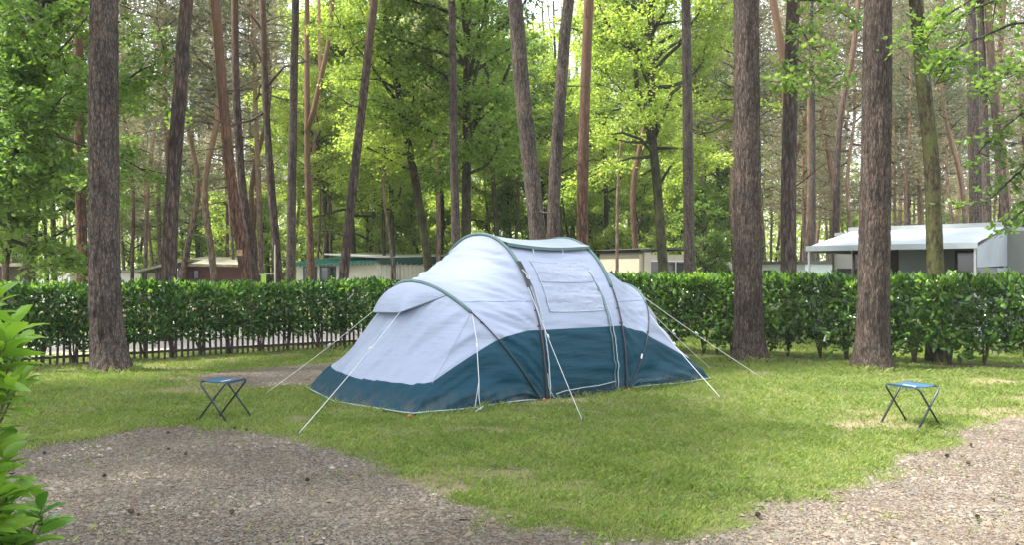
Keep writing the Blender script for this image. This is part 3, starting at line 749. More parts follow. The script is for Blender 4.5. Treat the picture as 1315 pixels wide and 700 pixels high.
# dry leaves, twigs and needles scattered on the ground
def litter():
    rng = np.random.default_rng(52); n = 15000
    y = rng.uniform(4.4, 14.5, n); x = rng.uniform(-1, 1, n)*.64*y
    u, v = to_tent(x, y); k = ~((u > -.3) & (u < TL+.3) & (v > -.05) & (v < TW+.1)); x = x[k]; y = y[k]; n = len(x)
    th = rng.uniform(0, 6.28, n); D = np.stack([np.cos(th), np.sin(th), rng.normal(size=n)*.15], 1); S = np.stack([-np.sin(th), np.cos(th), rng.normal(size=n)*.3], 1)
    L = rng.choice([.018, .03, .05], n, p=[.5, .35, .15])*rng.uniform(.6, 1.3, n); W = np.where(L > .04, .004, L*.5)
    V, Fq = leaf_cloud(np.stack([x, y, gh(x, y)+.006], 1), D, S, L, W, .1, 0, quad=True)
    M['litter'] = leaf_mat('dead_leaf', [(0.06,0.04,0.028),(0.14,0.09,0.055),(0.26,0.18,0.11)], .8, .1, spec=.2)
    tag(mobj('leaf_litter', np_mesh('leaf_litter', V, Fq, M['litter'])), 'brown leaf scraps and twigs strewn over lawn and gravel', 'leaf litter', kind='stuff')
litter()

def weeds_and_twigs():
    rng = np.random.default_rng(57); n = 230; y = rng.uniform(4.8, 13, n); x = rng.uniform(-1, 1, n)*.62*y
    u, v = to_tent(x, y); k = ~((u > -.2) & (u < TL+.2) & (v > -.1) & (v < TW+.1)) & (m_gravel(x, y) < .35); x = x[k]; y = y[k]; n = len(x)
    m = 11; idx = np.repeat(np.arange(n), m); a = rng.uniform(0, 6.28, n*m); rr = rng.uniform(0, .09, n*m)
    P_ = np.stack([x[idx]+np.cos(a)*rr, y[idx]+np.sin(a)*rr, gh(x, y)[idx]+rng.uniform(.008, .035, n*m)], 1)
    D = np.stack([np.cos(a), np.sin(a), rng.uniform(.1, .7, n*m)], 1); S = np.stack([-np.sin(a), np.cos(a), rng.normal(size=n*m)*.2], 1); L = rng.uniform(.02, .05, n*m)
    V, Fq = leaf_cloud(P_, D, S, L, L*.6, .1, .25)
    tag(mobj('weeds', np_mesh('weeds', V, Fq, M['leaf_dark'])), 'broad leaved weeds and clover dotted through the lawn', 'weeds', kind='stuff')
    b = MB(); q = random.Random(58)
    for k in range(150):
        y_ = q.uniform(4.6, 12.5); x_ = q.uniform(-.62, .62)*y_; u, v = to_tent(x_, y_)
        if -.2 < u < TL+.2 and -.1 < v < TW+.1: continue
        a_ = q.uniform(0, 6.28); l = q.uniform(.03, .11); z = float(gh(np.array(x_), np.array(y_)))+.008
        b.tube([(x_, y_, z), (x_+math.cos(a_)*l, y_+math.sin(a_)*l, z+.006), (x_+math.cos(a_+.3)*l*2, y_+math.sin(a_+.3)*l*2, z)], [.004, .003, .0015], 4)
    tag(b.build('fallen_twigs', M['twig']), 'dry twigs fallen on the lawn and gravel', 'twigs', kind='stuff')
weeds_and_twigs()

# ------------------------------------------------------------------ hedges
def hedge(name, A, B, thick, z1, bottom, mat, seed, dens, leaf, label, stems, young=.35, ztop_noise=.07):
    rng = np.random.default_rng(seed); A = np.array(A); B = np.array(B); ln = np.linalg.norm(B-A); d = (B-A)/ln; nrm = np.array([-d[1], d[0]])
    if nrm[1] > 0: nrm = -nrm       # towards the camera
    root = empty(name, (A[0], A[1], 0)); tag(root, label, 'hedge')
    hz = z1-.25
    def part(n, face):
        s = rng.uniform(0, ln, n)
        if face == 'front' or face == 'back':
            z = bottom(s)+(z1-bottom(s))*rng.random(n)
            t = np.full(n, thick/2 if face == 'front' else -thick/2)
        else:
            z = np.full(n, z1); t = rng.uniform(-thick/2, thick/2, n)
        # rounded shoulders + lumps
        lump = (fbm(s*1.0, z*1.3+seed, 1.5, 3)-.5)*.28
        lt = (fbm(s, t*2+seed+9, 1.8, 3)-.5)*ztop_noise*2.2
        dep = rng.exponential(.07, n)
        if face == 'top':
            out = np.zeros(n); up = np.ones(n); z = z+lt-dep-.10*np.clip((np.abs(t)-thick*.32)/(thick*.18), 0, 1)**2
        else:
            sg = 1 if face == 'front' else -1
            sh = .10*np.clip((z-z1+.15)/.15, 0, 1)**2+.14*np.clip((bottom(s)+.25-z)/.25, 0, 1)
            t = t+sg*(lump-dep-sh); out = np.full(n, sg*1.0); up = np.full(n, .35)
        x = A[0]+d[0]*s+nrm[0]*t; y = A[1]+d[1]*s+nrm[1]*t
        D = np.stack([nrm[0]*out*.5, nrm[1]*out*.5, up*.9-.1], 1)+rng.normal(size=(n, 3))*.55
        S = np.cross(D, np.stack([nrm[0]*out, nrm[1]*out, up], 1)+rng.normal(size=(n, 3))*.5)
        return np.stack([x, y, z], 1), D, S
    a = [part(int(dens*ln*hz), 'front'), part(int(dens*ln*thick*.9), 'top'), part(int(dens*.35*ln*hz), 'back')]
    # inner leaves so the body is dense
    n = int(dens*.5*ln*hz); s = rng.uniform(0, ln, n); z = bottom(s)+.08+(z1-.15-bottom(s)-.08)*rng.random(n); t = rng.uniform(-.3, .3, n)*thick
    a.append((np.stack([A[0]+d[0]*s+nrm[0]*t, A[1]+d[1]*s+nrm[1]*t, z], 1), rng.normal(size=(n, 3)), rng.normal(size=(n, 3))))
    Pn, D, S = [np.concatenate([q[i] for q in a]) for i in range(3)]
    n = len(Pn); L = leaf*rng.uniform(.55, 1.25, n)
    V, Fq = leaf_cloud(Pn, D, S, L, L*.42, .10, .22)
    V = V-np.array([A[0], A[1], 0]); mobj('foliage', np_mesh('foliage', V, Fq, M[mat]), root)
    # fresh shoots
    n = int(ln*thick*90*young); s = rng.uniform(0, ln, n); t = rng.uniform(-.5, .52, n)*thick; z = z1+(fbm(s, t*2+seed+9, 1.8, 3)-.5)*ztop_noise*2.2-.03
    c = np.stack([A[0]+d[0]*s+nrm[0]*t, A[1]+d[1]*s+nrm[1]*t, z-.10*np.clip((np.abs(t)-thick*.32)/(thick*.18), 0, 1)**2], 1)
    m = 7; idx = np.repeat(np.arange(n), m); D = rng.normal(size=(n*m, 3))*.5+np.array([nrm[0]*.15, nrm[1]*.15, .8]); S = rng.normal(size=(n*m, 3))
    L = leaf*rng.uniform(.55, 1.0, n*m); V, Fq = leaf_cloud(c[idx]+rng.normal(size=(n*m, 3))*.02, D, S, L, L*.36, .15, .15)
    V = V-np.array([A[0], A[1], 0]); o = mobj('young_shoots', np_mesh('young_shoots', V, Fq, M['laurel_young']), root); o['label'] = 'light green new leaves on top'; o['kind'] = 'stuff'
    rg = rng; n = int(ln*3.2); s0 = rg.uniform(0, ln, n); t0 = rg.uniform(-.4, .5, n)*thick; hh = rg.uniform(.06, .2, n); sb = MB(); idx = np.repeat(np.arange(n), 9)
    c0 = np.stack([d[0]*s0+nrm[0]*t0, d[1]*s0+nrm[1]*t0, np.full(n, z1-.06)], 1); ln_ = rg.normal(size=(n, 3))*.25+np.array([0, 0, 1.]); tp = c0+ln_*hh[:, None]
    for i in range(n): sb.tube([c0[i]-np.array([0,0,.1]), tp[i]], [.005, .002], 4)
    sb.build('stray_shoots', M['twig'], root)['kind'] = 'stuff'
    q = rg.uniform(.2, 1.05, len(idx))[:, None]; p_ = c0[idx]+(tp-c0)[idx]*q; V, Fq = leaf_cloud(p_, rg.normal(size=(len(idx), 3))*.7+np.array([0,0,.6]), rg.normal(size=(len(idx), 3)), leaf*rg.uniform(.5, .9, len(idx)), leaf*.28, .15, .15)
    mobj('stray_leaves', np_mesh('stray_leaves', V, Fq, M['laurel_young']), root)['kind'] = 'stuff'
    rn = random.Random(seed); s = .15
    while s < ln-.1:
        b = MB(); c = Vector((d[0]*s, d[1]*s, 0))+Vector((nrm[0], nrm[1], 0))*rn.uniform(-.08, .1)
        for k in range(stems):
            az = rn.uniform(0, 6.28); sp = rn.uniform(.03, .26); tp = Vector((d[0]*math.cos(az)*sp+nrm[0]*math.sin(az)*sp*.6, d[1]*math.cos(az)*sp+nrm[1]*math.sin(az)*sp*.6, rn.uniform(.5, .95)))
            q = [c+tp*0.02+Vector((0,0,-.03)), c+tp*.35+Vector((rn.gauss(0,.02), rn.gauss(0,.02), 0)), c+tp*.7+Vector((rn.gauss(0,.03), rn.gauss(0,.03), 0)), c+tp]
            b.tube(q, [rn.uniform(.012, .02), .012, .009, .005], 6)
        b.build('stem', M['twig'], root, smooth=True)
        s += rn.uniform(.42, .6)
    return root
def bot_r(s): return .13+.16*np.abs(np.sin(s*math.pi/.98))**1.5+.10*(fbm(s, s*0+4, 1.3)-.5)
def bot_l(s): return .13+.22*fbm(s, s*0+2, 1.1)+.10*np.sin(s*7)*0.4
hedge('laurel_hedge', HR[0], HR[1], .85, 1.33, bot_r, 'laurel', 61, 520, .15, 'clipped glossy laurel hedge running right from behind the tent, bare stems showing at its foot', 6)
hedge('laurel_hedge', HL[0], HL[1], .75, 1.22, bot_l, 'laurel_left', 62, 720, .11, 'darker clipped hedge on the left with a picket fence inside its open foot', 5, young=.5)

# picket fence in the left hedge
def picket_fence():
    A = Vector((HL[0][0], HL[0][1], 0)); B = Vector((HL[1][0], HL[1][1], 0)); d = (B-A).normalized(); rz = math.atan2(d.y, d.x); nrm = Vector((d.y, -d.x, 0))
    r = empty('picket_fence', A+nrm*.12, rz); tag(r, 'dark picket fence showing below the left hedge', 'fence')
    M['dark_wood'] = simple('dark_weathered_wood', (0.035, 0.028, 0.025), .85, .4, 20)
    ln = (B-A).length; x0 = 4.2; n = 94; st = (ln-x0)/n; me = None; rn = random.Random(4)
    for i in range(n):
        if me is None:
            b = MB(); w, h, t = .017, .74, .010
            b.add([(-w,-t,0),(w,-t,0),(w,-t,h),(0,-t,h+.03),(-w,-t,h),(-w,t,0),(w,t,0),(w,t,h),(0,t,h+.03),(-w,t,h)], [(0,1,2,3,4),(9,8,7,6,5),(0,5,6,1),(1,6,7,2),(2,7,8,3),(3,8,9,4),(4,9,5,0)])
            o = b.build('picket', M['dark_wood'], r); me = o.data
        else: o = mobj('picket', me, r)
        o.location = (x0+i*st, 0, -.01); o.rotation_euler = (0, rn.gauss(0, .02), 0)
    for z in (.12, .55):
        b = MB(); b.box((x0-.1, .012, z-.02), (ln+.1, .035, z+.02)); b.build('rail', M['dark_wood'], r)
picket_fence()

# close laurel at the left edge
def close_laurel():
    rng = np.random.default_rng(71); rn = random.Random(71)
    root = empty('laurel_bush', (-1.965, 2.62, 0)); tag(root, 'large leaved laurel bush close up at the left edge', 'bush')
    st = MB(); Pn = []; Dn = []; top = []
    for k in range(165):
        z = rn.uniform(.15, 1.16) if k > 9 else rn.uniform(1.0, 1.27); az = rn.uniform(-1.5, 1.5); prof = .42-.16*math.exp(-((z-.82)/.14)**2)+.04*rn.random()
        if z > 1.05: prof *= .85
        r_ = prof*rn.uniform(.55, 1.0); e = Vector((math.cos(az)*r_, math.sin(az)*r_, z)); s0 = Vector((rn.uniform(-.06,.06), rn.uniform(-.06,.06), max(0, z-.4)))
        mid = (s0+e)*.5+Vector((0,0,-.04)); tip = e+Vector((math.cos(az)*.05, math.sin(az)*.05, .12))
        st.tube([s0, mid, e, tip], [.009,.006,.004,.002], 5)
        for j in range(13):
            t = j/12; c = e.lerp(tip, t)*1.0 if t > .4 else mid.lerp(e, .4+t*1.5); a2 = j*2.4+rn.random(); el = .15+.9*max(0, t-.2)
            Pn.append(tuple(c)); Dn.append((math.cos(a2)*math.cos(el), math.sin(a2)*math.cos(el), math.sin(el)+rn.gauss(0,.15))); top.append(t > .35 and (z > .6 or rn.random() < .5))
    for k in range(7):
        st.tube([(rn.uniform(-.1,.1), rn.uniform(-.1,.1), -.03), (rn.uniform(-.1,.1), rn.uniform(-.1,.1), .6), (rn.uniform(-.15,.15), rn.uniform(-.1,.1), 1.2)], [.016,.012,.006], 7)
    st.build('stem', M['twig'], root, smooth=True)
    Pn = np.array(Pn); Dn = unit(np.array(Dn)); top = np.array(top); n = len(Pn)
    S = np.cross(Dn, np.array([0,0,1.])+rng.normal(size=(n,3))*.35); L = .145*rng.uniform(.7, 1.15, n)
    # finer leaves: 5 stations, folded along the midrib
    for nm, sel, mt in (('leaves', ~top, 'laurel_close'), ('new_leaves', top, 'laurel_young')):
        p = Pn[sel]; D = Dn[sel]; s = unit(S[sel]-D*np.sum(S[sel]*D,1,keepdims=True)); U = np.cross(D, s); U = U*np.sign(U[:,2:3]+1e-6); l = L[sel][:,None]; w = l*.135
        st_ = [(0,.08),(.15,.6),(.38,1),(.65,.95),(.86,.55),(1,.04)]; m = len(p); V = []
        for q, ww in st_:
            c = p+D*l*q-np.array([0,0,1.])*l*.28*q*q
            V += [c-s*w*ww+U*w*ww*.35, c, c+s*w*ww+U*w*ww*.35]
        V = np.stack(V, 1).reshape(-1, 3); f = []
        for i in range(5):
            a = i*3; f += [[a,a+1,a+4,a+3],[a+1,a+2,a+5,a+4]]
        Fq = (np.arange(m)[:,None,None]*18+np.array(f)[None]).reshape(-1,4)
        o = mobj(nm, np_mesh(nm, V, Fq, M[mt], smooth=True), root)
close_laurel()

# ------------------------------------------------------------------ tent
def fabric(name, col, trans, rough, wr=.35, dirt=False):
    m, nt, bs = mat_new(name)
    c = coord(nt); f = noise(nt, c, 2.2, 4)
    col_ = mixc(nt, f, tuple(x*.93 for x in col), tuple(min(1, x*1.06) for x in col))
    nt.links.new(col_, bs.inputs['Base Color'])
    bs.inputs['Roughness'].default_value = rough; bs.inputs['Specular IOR Level'].default_value = .18
    mp = N(nt, 'ShaderNodeMapping'); mp.inputs['Scale'].default_value = (1.2, 1.2, 7); mp.inputs['Rotation'].default_value = (0, .18, 0); nt.links.new(c, mp.inputs[0])
    h1 = noise(nt, mp.outputs[0], 2.4, 3, .5); b1 = bump(nt, bs, h1, wr, .03)
    h2 = noise(nt, c, 26, 4, .6); b2 = bump(nt, bs, h2, wr*.35, .008, b1)
    if dirt:
        sp = N(nt, 'ShaderNodeSeparateXYZ'); nt.links.new(c, sp.inputs[0]); mr = N(nt, 'ShaderNodeMapRange'); mr.inputs[1].default_value = .22; mr.inputs[2].default_value = 0
        nt.links.new(sp.outputs[2], mr.inputs[0]); mm = N(nt, 'ShaderNodeMath', operation='MULTIPLY'); nt.links.new(mr.outputs[0], mm.inputs[0]); nt.links.new(ramp(nt, noise(nt, c, 9, 6, .7), [(.42, (0,0,0)), (.7, (.8,.8,.8))]), mm.inputs[1])
        nt.links.new(mixc(nt, mm.outputs[0], col_, (0.11, 0.095, 0.07)), bs.inputs['Base Color'])
    if trans:
        tr = N(nt, 'ShaderNodeBsdfTranslucent'); nt.links.new(col_, tr.inputs[0]); nt.links.new(b2, tr.inputs['Normal'])
        ms = N(nt, 'ShaderNodeMixShader'); ms.inputs[0].default_value = trans
        nt.links.new(bs.outputs[0], ms.inputs[1]); nt.links.new(tr.outputs[0], ms.inputs[2]); nt.links.new(ms.outputs[0], nt.nodes['Material Output'].inputs[0])
    return m
M['tent_light'] = fabric('pale_tent_fabric', (0.315, 0.355, 0.47), .10, .5, .45)
M['tent_roof'] = fabric('white_tent_roof', (0.34, 0.385, 0.44), .06, .5, .3)
M['tent_window'] = fabric('frosted_window_sheet', (0.33, 0.365, 0.47), .12, .5, .7)
M['tent_dark'] = fabric('petrol_tent_fabric', (0.005, 0.042, 0.068), 0, .6, .5, dirt=True)
M['tent_flap'] = fabric('dark_ground_flap', (0.005, 0.018, 0.03), 0, .5, .6)
M['sleeve'] = simple('grey_green_sleeve', (0.085, 0.15, 0.15), .6, .12, 12)
M['pole'] = simple('black_pole', (0.02, 0.02, 0.022), .4, .2, 12, bmp=0)
M['webbing'] = simple('dark_red_webbing', (0.16, 0.045, 0.035), .7, .2, 30)
M['piping'] = simple('pale_piping', (0.32, 0.42, 0.42), .6, .15, 20)
M['zip'] = simple('zip_tape', (0.40, 0.46, 0.54), .55, .2, 30)
M['rope'] = simple('white_guy_rope', (0.55, 0.56, 0.56), .7, .1, 50)
M['peg'] = simple('orange_peg', (0.5, 0.16, 0.07), .5, .2, 30)

NEX = 2.15
def arch(bu, tu, h, ph, w=TW, v0=0):
    c = math.cos(ph); sn = math.sin(ph); e = 2/NEX
    s = math.copysign(abs(c)**e, c); z = abs(sn)**e
    return Vector((bu+(tu-bu)*z, v0+w/2*(1-s), h*z))
UB, UC = 1.75, 3.03
def archA(ph): return arch(1.68, .74, 1.34, ph)
def archB(ph): return arch(UB, UB-.04, TH, ph)
def archC(ph): return arch(UC, UC+.04, TH-.02, ph)
def archD(ph): return arch(3.06, TL-.58, 1.30, ph)
def bz(u):
    u2 = u if u < TL/2 else TL-u+.0
    pts = [(-9,.275),(.25,.275),(1.18,.70),(1.6,.79),(9,.79)]
    for (a, za), (b_, zb) in zip(pts, pts[1:]):
        if u2 <= b_: return za+(zb-za)*(u2-a)/(b_-a)
    return .79
PC = R(47)
def gline(ph, foot, end, mid):
    """ground outline of a bedroom end"""
    if ph <= PC: t = ph/PC; return Vector((foot+(end-foot)*t, 0, .02))
    if ph <= math.pi/2: t = (ph-PC)/(math.pi/2-PC); return Vector((end+(mid-end)*t, TW/2*t, .02))
    p = gline(math.pi-ph, foot, end, mid); return Vector((p.x, TW-p.y, p.z))
def endL(c, r):
    ph = c*math.pi; g = gline(ph, 1.68, 0, -.24); a = archA(ph); p = g.lerp(a, r); k = math.sin(math.pi*r); p.z -= .035*k*min(1, (a-g).length); return p
def endR(c, r):
    ph = c*math.pi; g = gline(ph, 3.06, TL, TL+.2); a = archD(ph); p = g.lerp(a, r); k = math.sin(math.pi*r); p.z -= .06*k*min(1, (a-g).length); return p
def span(f0, f1, sag):
    def f(c, r):
        a = f0(r*math.pi); b_ = f1(r*math.pi); p = a.lerp(b_, c); k = math.sin(math.pi*c)*sag*math.sin(r*math.pi)**.7
        p.z -= k*p.z; p.y = p.y+(TW/2-p.y)*k*.8; return p
    return f
fAB, fBC, fCD = span(archA, archB, .05), span(archB, archC, .03), span(archC, archD, .05)
light, dark = MB(), MB()
def nrm_of(f, c, r):
    e = .004; c0 = min(max(c, e), 1-e); r0 = min(max(r, e), 1-e)
    d1 = f(c0+e, r0)-f(c0-e, r0); d2 = f(c0, r0+e)-f(c0, r0-e); n = d1.cross(d2)
    if n.length < 1e-9: return Vector((0, 0, 0))
    n.normalize(); p = f(c0, r0); o = p-Vector((TL/2, TW/2, .2))
    return n if n.dot(o) > 0 else -n
def surf(f, kind, ncol, wr):
    if kind == 'end': rows, mats = [16, 44], [1, 0]
    else: rows, mats = [22, 110, 22], [1, 0, 1]
    cols = []
    for j in range(ncol+1):
        c = j/ncol; S_ = [f(c, i/90) for i in range(91)]; ab = [p.z > bz(p.x) for p in S_]
        def cut(i0, i1):
            a, b_ = i0/90, i1/90
            for _ in range(18):
                m_ = (a+b_)/2; p = f(c, m_)
                if p.z > bz(p.x): b_ = m_
                else: a = m_
            return (a+b_)/2
        if kind == 'end':
            i = next((k for k in range(91) if ab[k]), None); cuts = [0, 1 if i is None else cut(i-1, i), 1]
        else:
            i = next((k for k in range(91) if ab[k]), None)
            if i is None: cuts = [0, .5, .5, 1]
            else:
                k = next(k for k in range(90, -1, -1) if ab[k]); cuts = [0, cut(i-1, i), cut(k+1, k), 1]
        col = []
        for q in range(len(rows)):
            line = []
            for i in range(rows[q]+1):
                r = cuts[q]+(cuts[q+1]-cuts[q])*i/rows[q]; p = f(c, r)
                line.append(p+nrm_of(f, c, r)*wr(c, r, p))
            col.append(line)
        cols.append(col)
    for q in range(len(rows)):
        V = []; nr = rows[q]+1
        for col in cols: V += col[q]
        fs = []
        for j in range(ncol):
            for i in range(nr-1):
                a, b_, c_, d_ = j*nr+i, (j+1)*nr+i, (j+1)*nr+i+1, j*nr+i+1
                if (V[a]-V[c_]).cross(V[b_]-V[d_]).length > 1e-7: fs.append((a, b_, c_, d_))
        (dark if mats[q] else light).add(V, fs)
nz = lambda *a: mnoise.noise(Vector(a))
def wr_end(c, r, p):
    env = min(1, r*8)*min(1, (1-r)*7)
    g = nz(c*26+r*5, r*1.2, 1)*.050+nz(c*64+r*9, r*2.5, 5)*.020+nz(c*8, r*3, 2)*.04
    return g*env
def wr_side(c, r, p):
    env = min(1, c*7)*min(1, (1-c)*7)*min(1, p.z*5)
    return (nz(c*1.6, p.z*13+c*5, 3)*.036+nz(c*3, p.z*30+c*8, 7)*.016+nz(c*3, p.z*3, 1)*.02)*env
def wr_mid(c, r, p):
    env = min(1, c*6)*min(1, (1-c)*6)
    lo = 1 if p.z < .9 else .45
    return (nz(c*1.3, p.z*11+c*1.5, 9)*.036*lo+nz(c*2.5, p.z*26, 4)*.016*lo+nz(c*2, p.z*2.5, 8)*.012)*env
surf(endL, 'end', 200, wr_end); surf(endR, 'end', 150, wr_end)
surf(fAB, 'arch', 44, wr_side); surf(fBC, 'arch', 44, wr_mid); surf(fCD, 'arch', 40, wr_side)
tent = empty('tunnel_tent', (TO[0], TO[1], 0.0), TA)
tag(tent, 'big two bedroom tunnel tent, pale lavender above and petrol blue below, pitched on the lawn', 'tent')
light.build('flysheet', M['tent_light'], tent, smooth=True)
dark.build('lower_skirt', M['tent_dark'], tent, smooth=True)

def off_pt(f, c, r, o): return f(c, r)+nrm_of(f, c, r)*o
def patch(name, f, c0, c1, r0, r1, off, mat, nc=20, nr_=30, wr=None, parent=None, thick=True, edge=None):
    b = MB(); V = []
    for j in range(nc+1):
        for i in range(nr_+1):
            c = c0+(c1-c0)*j/nc; r = r0+(r1-r0)*i/nr_; p = f(c, r); w = wr(c, r, p) if wr else 0
            e = edge(i/nr_, j/nc) if edge else 0
            V.append(p+nrm_of(f, c, r)*(w+off+e))
    b.add(V, [(j*(nr_+1)+i, (j+1)*(nr_+1)+i, (j+1)*(nr_+1)+i+1, j*(nr_+1)+i+1) for j in range(nc) for i in range(nr_)])
    return b.build(name, M[mat], parent or tent, smooth=True)
def r_at(f, c, z):
    lo, hi = 0, .5
    for _ in range(24):
        m_ = (lo+hi)/2
        if f(c, m_).z < z: lo = m_
        else: hi = m_
    return lo
# roof cover with a free front lip over the door
rl = r_at(fBC, .5, 1.70)
roof = patch('roof_cover', fBC, .0, 1.0, rl, .66, .014, 'tent_roof', 24, 40, edge=lambda i, j: .05*max(0, 1-i*9)+.012*math.sin(j*math.pi))
b = MB(); e0 = [off_pt(fBC, j/24, rl, .014+.05+.012*math.sin(j/24*math.pi)) for j in range(25)]; V = []
for p in e0: V += [p, p+Vector((0, .004, -.035))]
b.add(V, [(2*j, 2*j+1, 2*j+3, 2*j+2) for j in range(24)]); b.build('lip', M['sleeve'], roof, smooth=True)
for c in (.30, .66):
    b = MB(); p = off_pt(fBC, c, rl, .05); b.tube([p, p+Vector((.0, -.02, -.07)), p+Vector((.02, -.035, -.12)), p+Vector((.045, -.03, -.14))], .006, 5); b.build('toggle', M['rope'], tent)
# window
r0, r1 = r_at(fBC, .5, .98), r_at(fBC, .5, 1.56)
def wr_win(c, r, p): return wr_mid(c, r, p)+nz(c*22, p.z*20, 2)*.007+nz(c*45, p.z*40, 6)*.003
win = patch('window', fBC, .17, .83, r0, r1, .010, 'tent_window', 50, 60, wr=wr_win)
b = MB()
loop = [(.17, r0), (.83, r0), (.83, r1*.8+r0*.2), (.73, r1), (.17, r1), (.17, r0)]
for (c0, q0), (c1, q1) in zip(loop, loop[1:]):
    b.tube([off_pt(fBC, c0+(c1-c0)*k/10, q0+(q1-q0)*k/10, .012+wr_win(c0+(c1-c0)*k/10, q0+(q1-q0)*k/10, fBC(c0+(c1-c0)*k/10, q0+(q1-q0)*k/10))) for k in range(11)], .005, 5)
b.build('seam', M['zip'], win, smooth=True)
b = MB(); rm = r_at(fBC, .5, 1.32)
b.tube([off_pt(fBC, .16+.64*k/20, rm, .014+wr_win(.16+.64*k/20, rm, fBC(.16+.64*k/20, rm))) for k in range(21)], .006, 5); b.build('fold', M['tent_light'], win, smooth=True)
# zips either side of the door
for c, zt in ((.05, 1.30), (.86, 1.45), (.90, 1.30)):
    rt = r_at(fBC, c, zt); b = MB()
    ctop = c-.06 if c > .5 else c
    pts = [off_pt(fBC, c+(ctop-c)*(k/40)**3, .004+(rt-.004)*k/40, .014+wr_mid(c, .1, fBC(c, rt*k/40))) for k in range(41)]
    b.tube(pts, .011 if c != .90 else .008, 6, flat=.6); b.build('zip', M['zip'] if c != .86 else M['sleeve'], tent, smooth=True)
# mud flap and pale hems along the ground
b = MB(); V = []; rng_ = random.Random(2)
for j in range(41):
    c = .06+.8*j/40; p = fBC(c, 0); V += [Vector((p.x, .01, .085+.02*math.sin(j*.4))), Vector((p.x, -.035-.02*nz(j*.3,0,0), .05)), Vector((p.x, -.07-.05*nz(j*.25,2,0), .0))]
b.add(V, [(3*j+i, 3*j+3+i, 3*j+4+i, 3*j+1+i) for j in range(40) for i in range(2)]); b.build('mud_flap', M['tent_flap'], tent, smooth=True)
b = MB(); b.tube([(UB+.03, -.005, .30), (UB+.04, -.01, .14), (UB+.09, -.05, .02), (UB+.16, -.07, .015), (UB+.13, -.03, .06), (UB+.28, -.03, .085), (UB+.55, -.035, .10), (UB+.8, -.04, .105), (UC-.2, -.03, .13)], .005, 5); b.build('hem', M['piping'], tent, smooth=True)
b = MB(); b.tube([(1.66-1.66*k/8, -.004, .02+.008*math.sin(k)) for k in range(9)]+[(-.24*k/6, TW/2*k/6, .022) for k in range(1, 7)]+[(-.24+.24*k/6, TW/2+TW/2*k/6, .022) for k in range(1, 7)], .007, 6); b.build('hem', M['piping'], tent, smooth=True)
b = MB(); b.tube([(3.1+(TL-3.1)*k/8, -.004, .022+.008*math.sin(k)) for k in range(9)]+[(TL+.2*k/6, TW/2*k/6, .022) for k in range(1, 7)], .006, 6); b.build('hem', M['piping'], tent, smooth=True)
# pole sleeves and poles
for nm, fa, p0, p1, o in (('A', archA, 47, 168, .008), ('B', archB, 40, 168, .012), ('C', archC, 40, 168, .012), ('D', archD, 52, 168, .008)):
    ctr = Vector((0, 0, 0))
    def outp(ph, k=1.0):
        p = fa(ph); q = Vector((p.x, TW/2, .35)); n = (p-q); n.x = 0; n.normalize(); return p+n*o*k
    b = MB(); b.tube([outp(R(p0+(p1-p0)*k/60)) for k in range(61)], .021 if nm != 'D' else .016, 8); b.build('pole_sleeve', M['sleeve'], tent, smooth=True)
    b = MB(); b.tube([outp(R((p0+4)*k/30), 1.6) for k in range(31)], .0075, 8); b.build('pole', M['pole'], tent, smooth=True)
    if nm in 'BC':
        b = MB(); b.tube([outp(R((p0-2)*k/24), .8)+Vector((.018, 0, 0)) for k in range(25)], .007, 6, flat=.4); b.build('webbing', M['webbing'], tent, smooth=True)
        b = MB()
        b.box((-.02,-.01,-.008), (.02,.01,.008)); o_ = b.build('clip', M['pole'], tent); o_.location = outp(R(24))
    for an in (12, 30): 
        b = MB(); b.box((-.016,-.008,-.007), (.016,.008,.007)); o_ = b.build('clip', M['pole'], tent); o_.location = outp(R(an if nm != 'A' else an+10))
# dark name patch on the main pole sleeve with pale lettering
def text(name, body, size, mat, loc, rot, parent, ext=.0006):
    cu = bpy.data.curves.new(name, 'FONT'); cu.body = body; cu.size = size; cu.extrude = ext; cu.align_x = 'CENTER'; cu.align_y = 'CENTER'
    ob = bpy.data.objects.new(name, cu); COL.objects.link(ob)
    dg = bpy.context.evaluated_depsgraph_get(); me = bpy.data.meshes.new_from_object(ob.evaluated_get(dg)); bpy.data.objects.remove(ob)
    me.materials.clear(); me.materials.append(mat); o = bpy.data.objects.new(name, me); link(o, parent); o.location = loc; o.rotation_euler = rot; return o
pa, pb = archB(R(41)), archB(R(54)); 
def outB(ph, o): 
    p = archB(ph); n = p-Vector((p.x, TW/2, .35)); n.x = 0; n.normalize(); return p+n*o
b = MB(); V = []
for k in range(9):
    ph = R(40+13*k/8); V += [outB(ph, .036)+Vector((-.034,0,0)), outB(ph, .036)+Vector((.034,0,0))]
b.add(V, [(2*k, 2*k+1, 2*k+3, 2*k+2) for k in range(8)]); bp = b.build('name_patch', M['pole'], tent)
q0, q1 = outB(R(40), .041), outB(R(53), .041); tdir = (q1-q0).normalized(); mid = (q0+q1)/2
from mathutils import Matrix
nx_ = tdir; nz_ = (outB(R(46), .2)-outB(R(46), .0)).normalized(); ny_ = nz_.cross(nx_)
M['white_print'] = simple('white_print', (0.75, 0.76, 0.76), .6, .05, 10)
t_ = text('lettering', 'Quechua', .062, M['white_print'], (0,0,0), (0,0,0), bp)
t_.matrix_local = Matrix.Translation(outB(R(46.5), .040))@Matrix((nx_, ny_, nz_)).transposed().to_4x4()
M['faint_print'] = simple('faint_print', (0.08, 0.15, 0.18), .6, .05, 10)
text('lettering', 'QUECHUA ARPENAZ', .056, M['faint_print'], (3.53, -.012, .095), (R(88), 0, 0), tent)
b = MB(); b.box((-.012,-.003,-.03), (.012,.003,.03)); o_ = b.build('care_tag', M['white_print'], tent); o_.location = (3.34, .02, .40); o_.rotation_euler = (0, .25, 0)
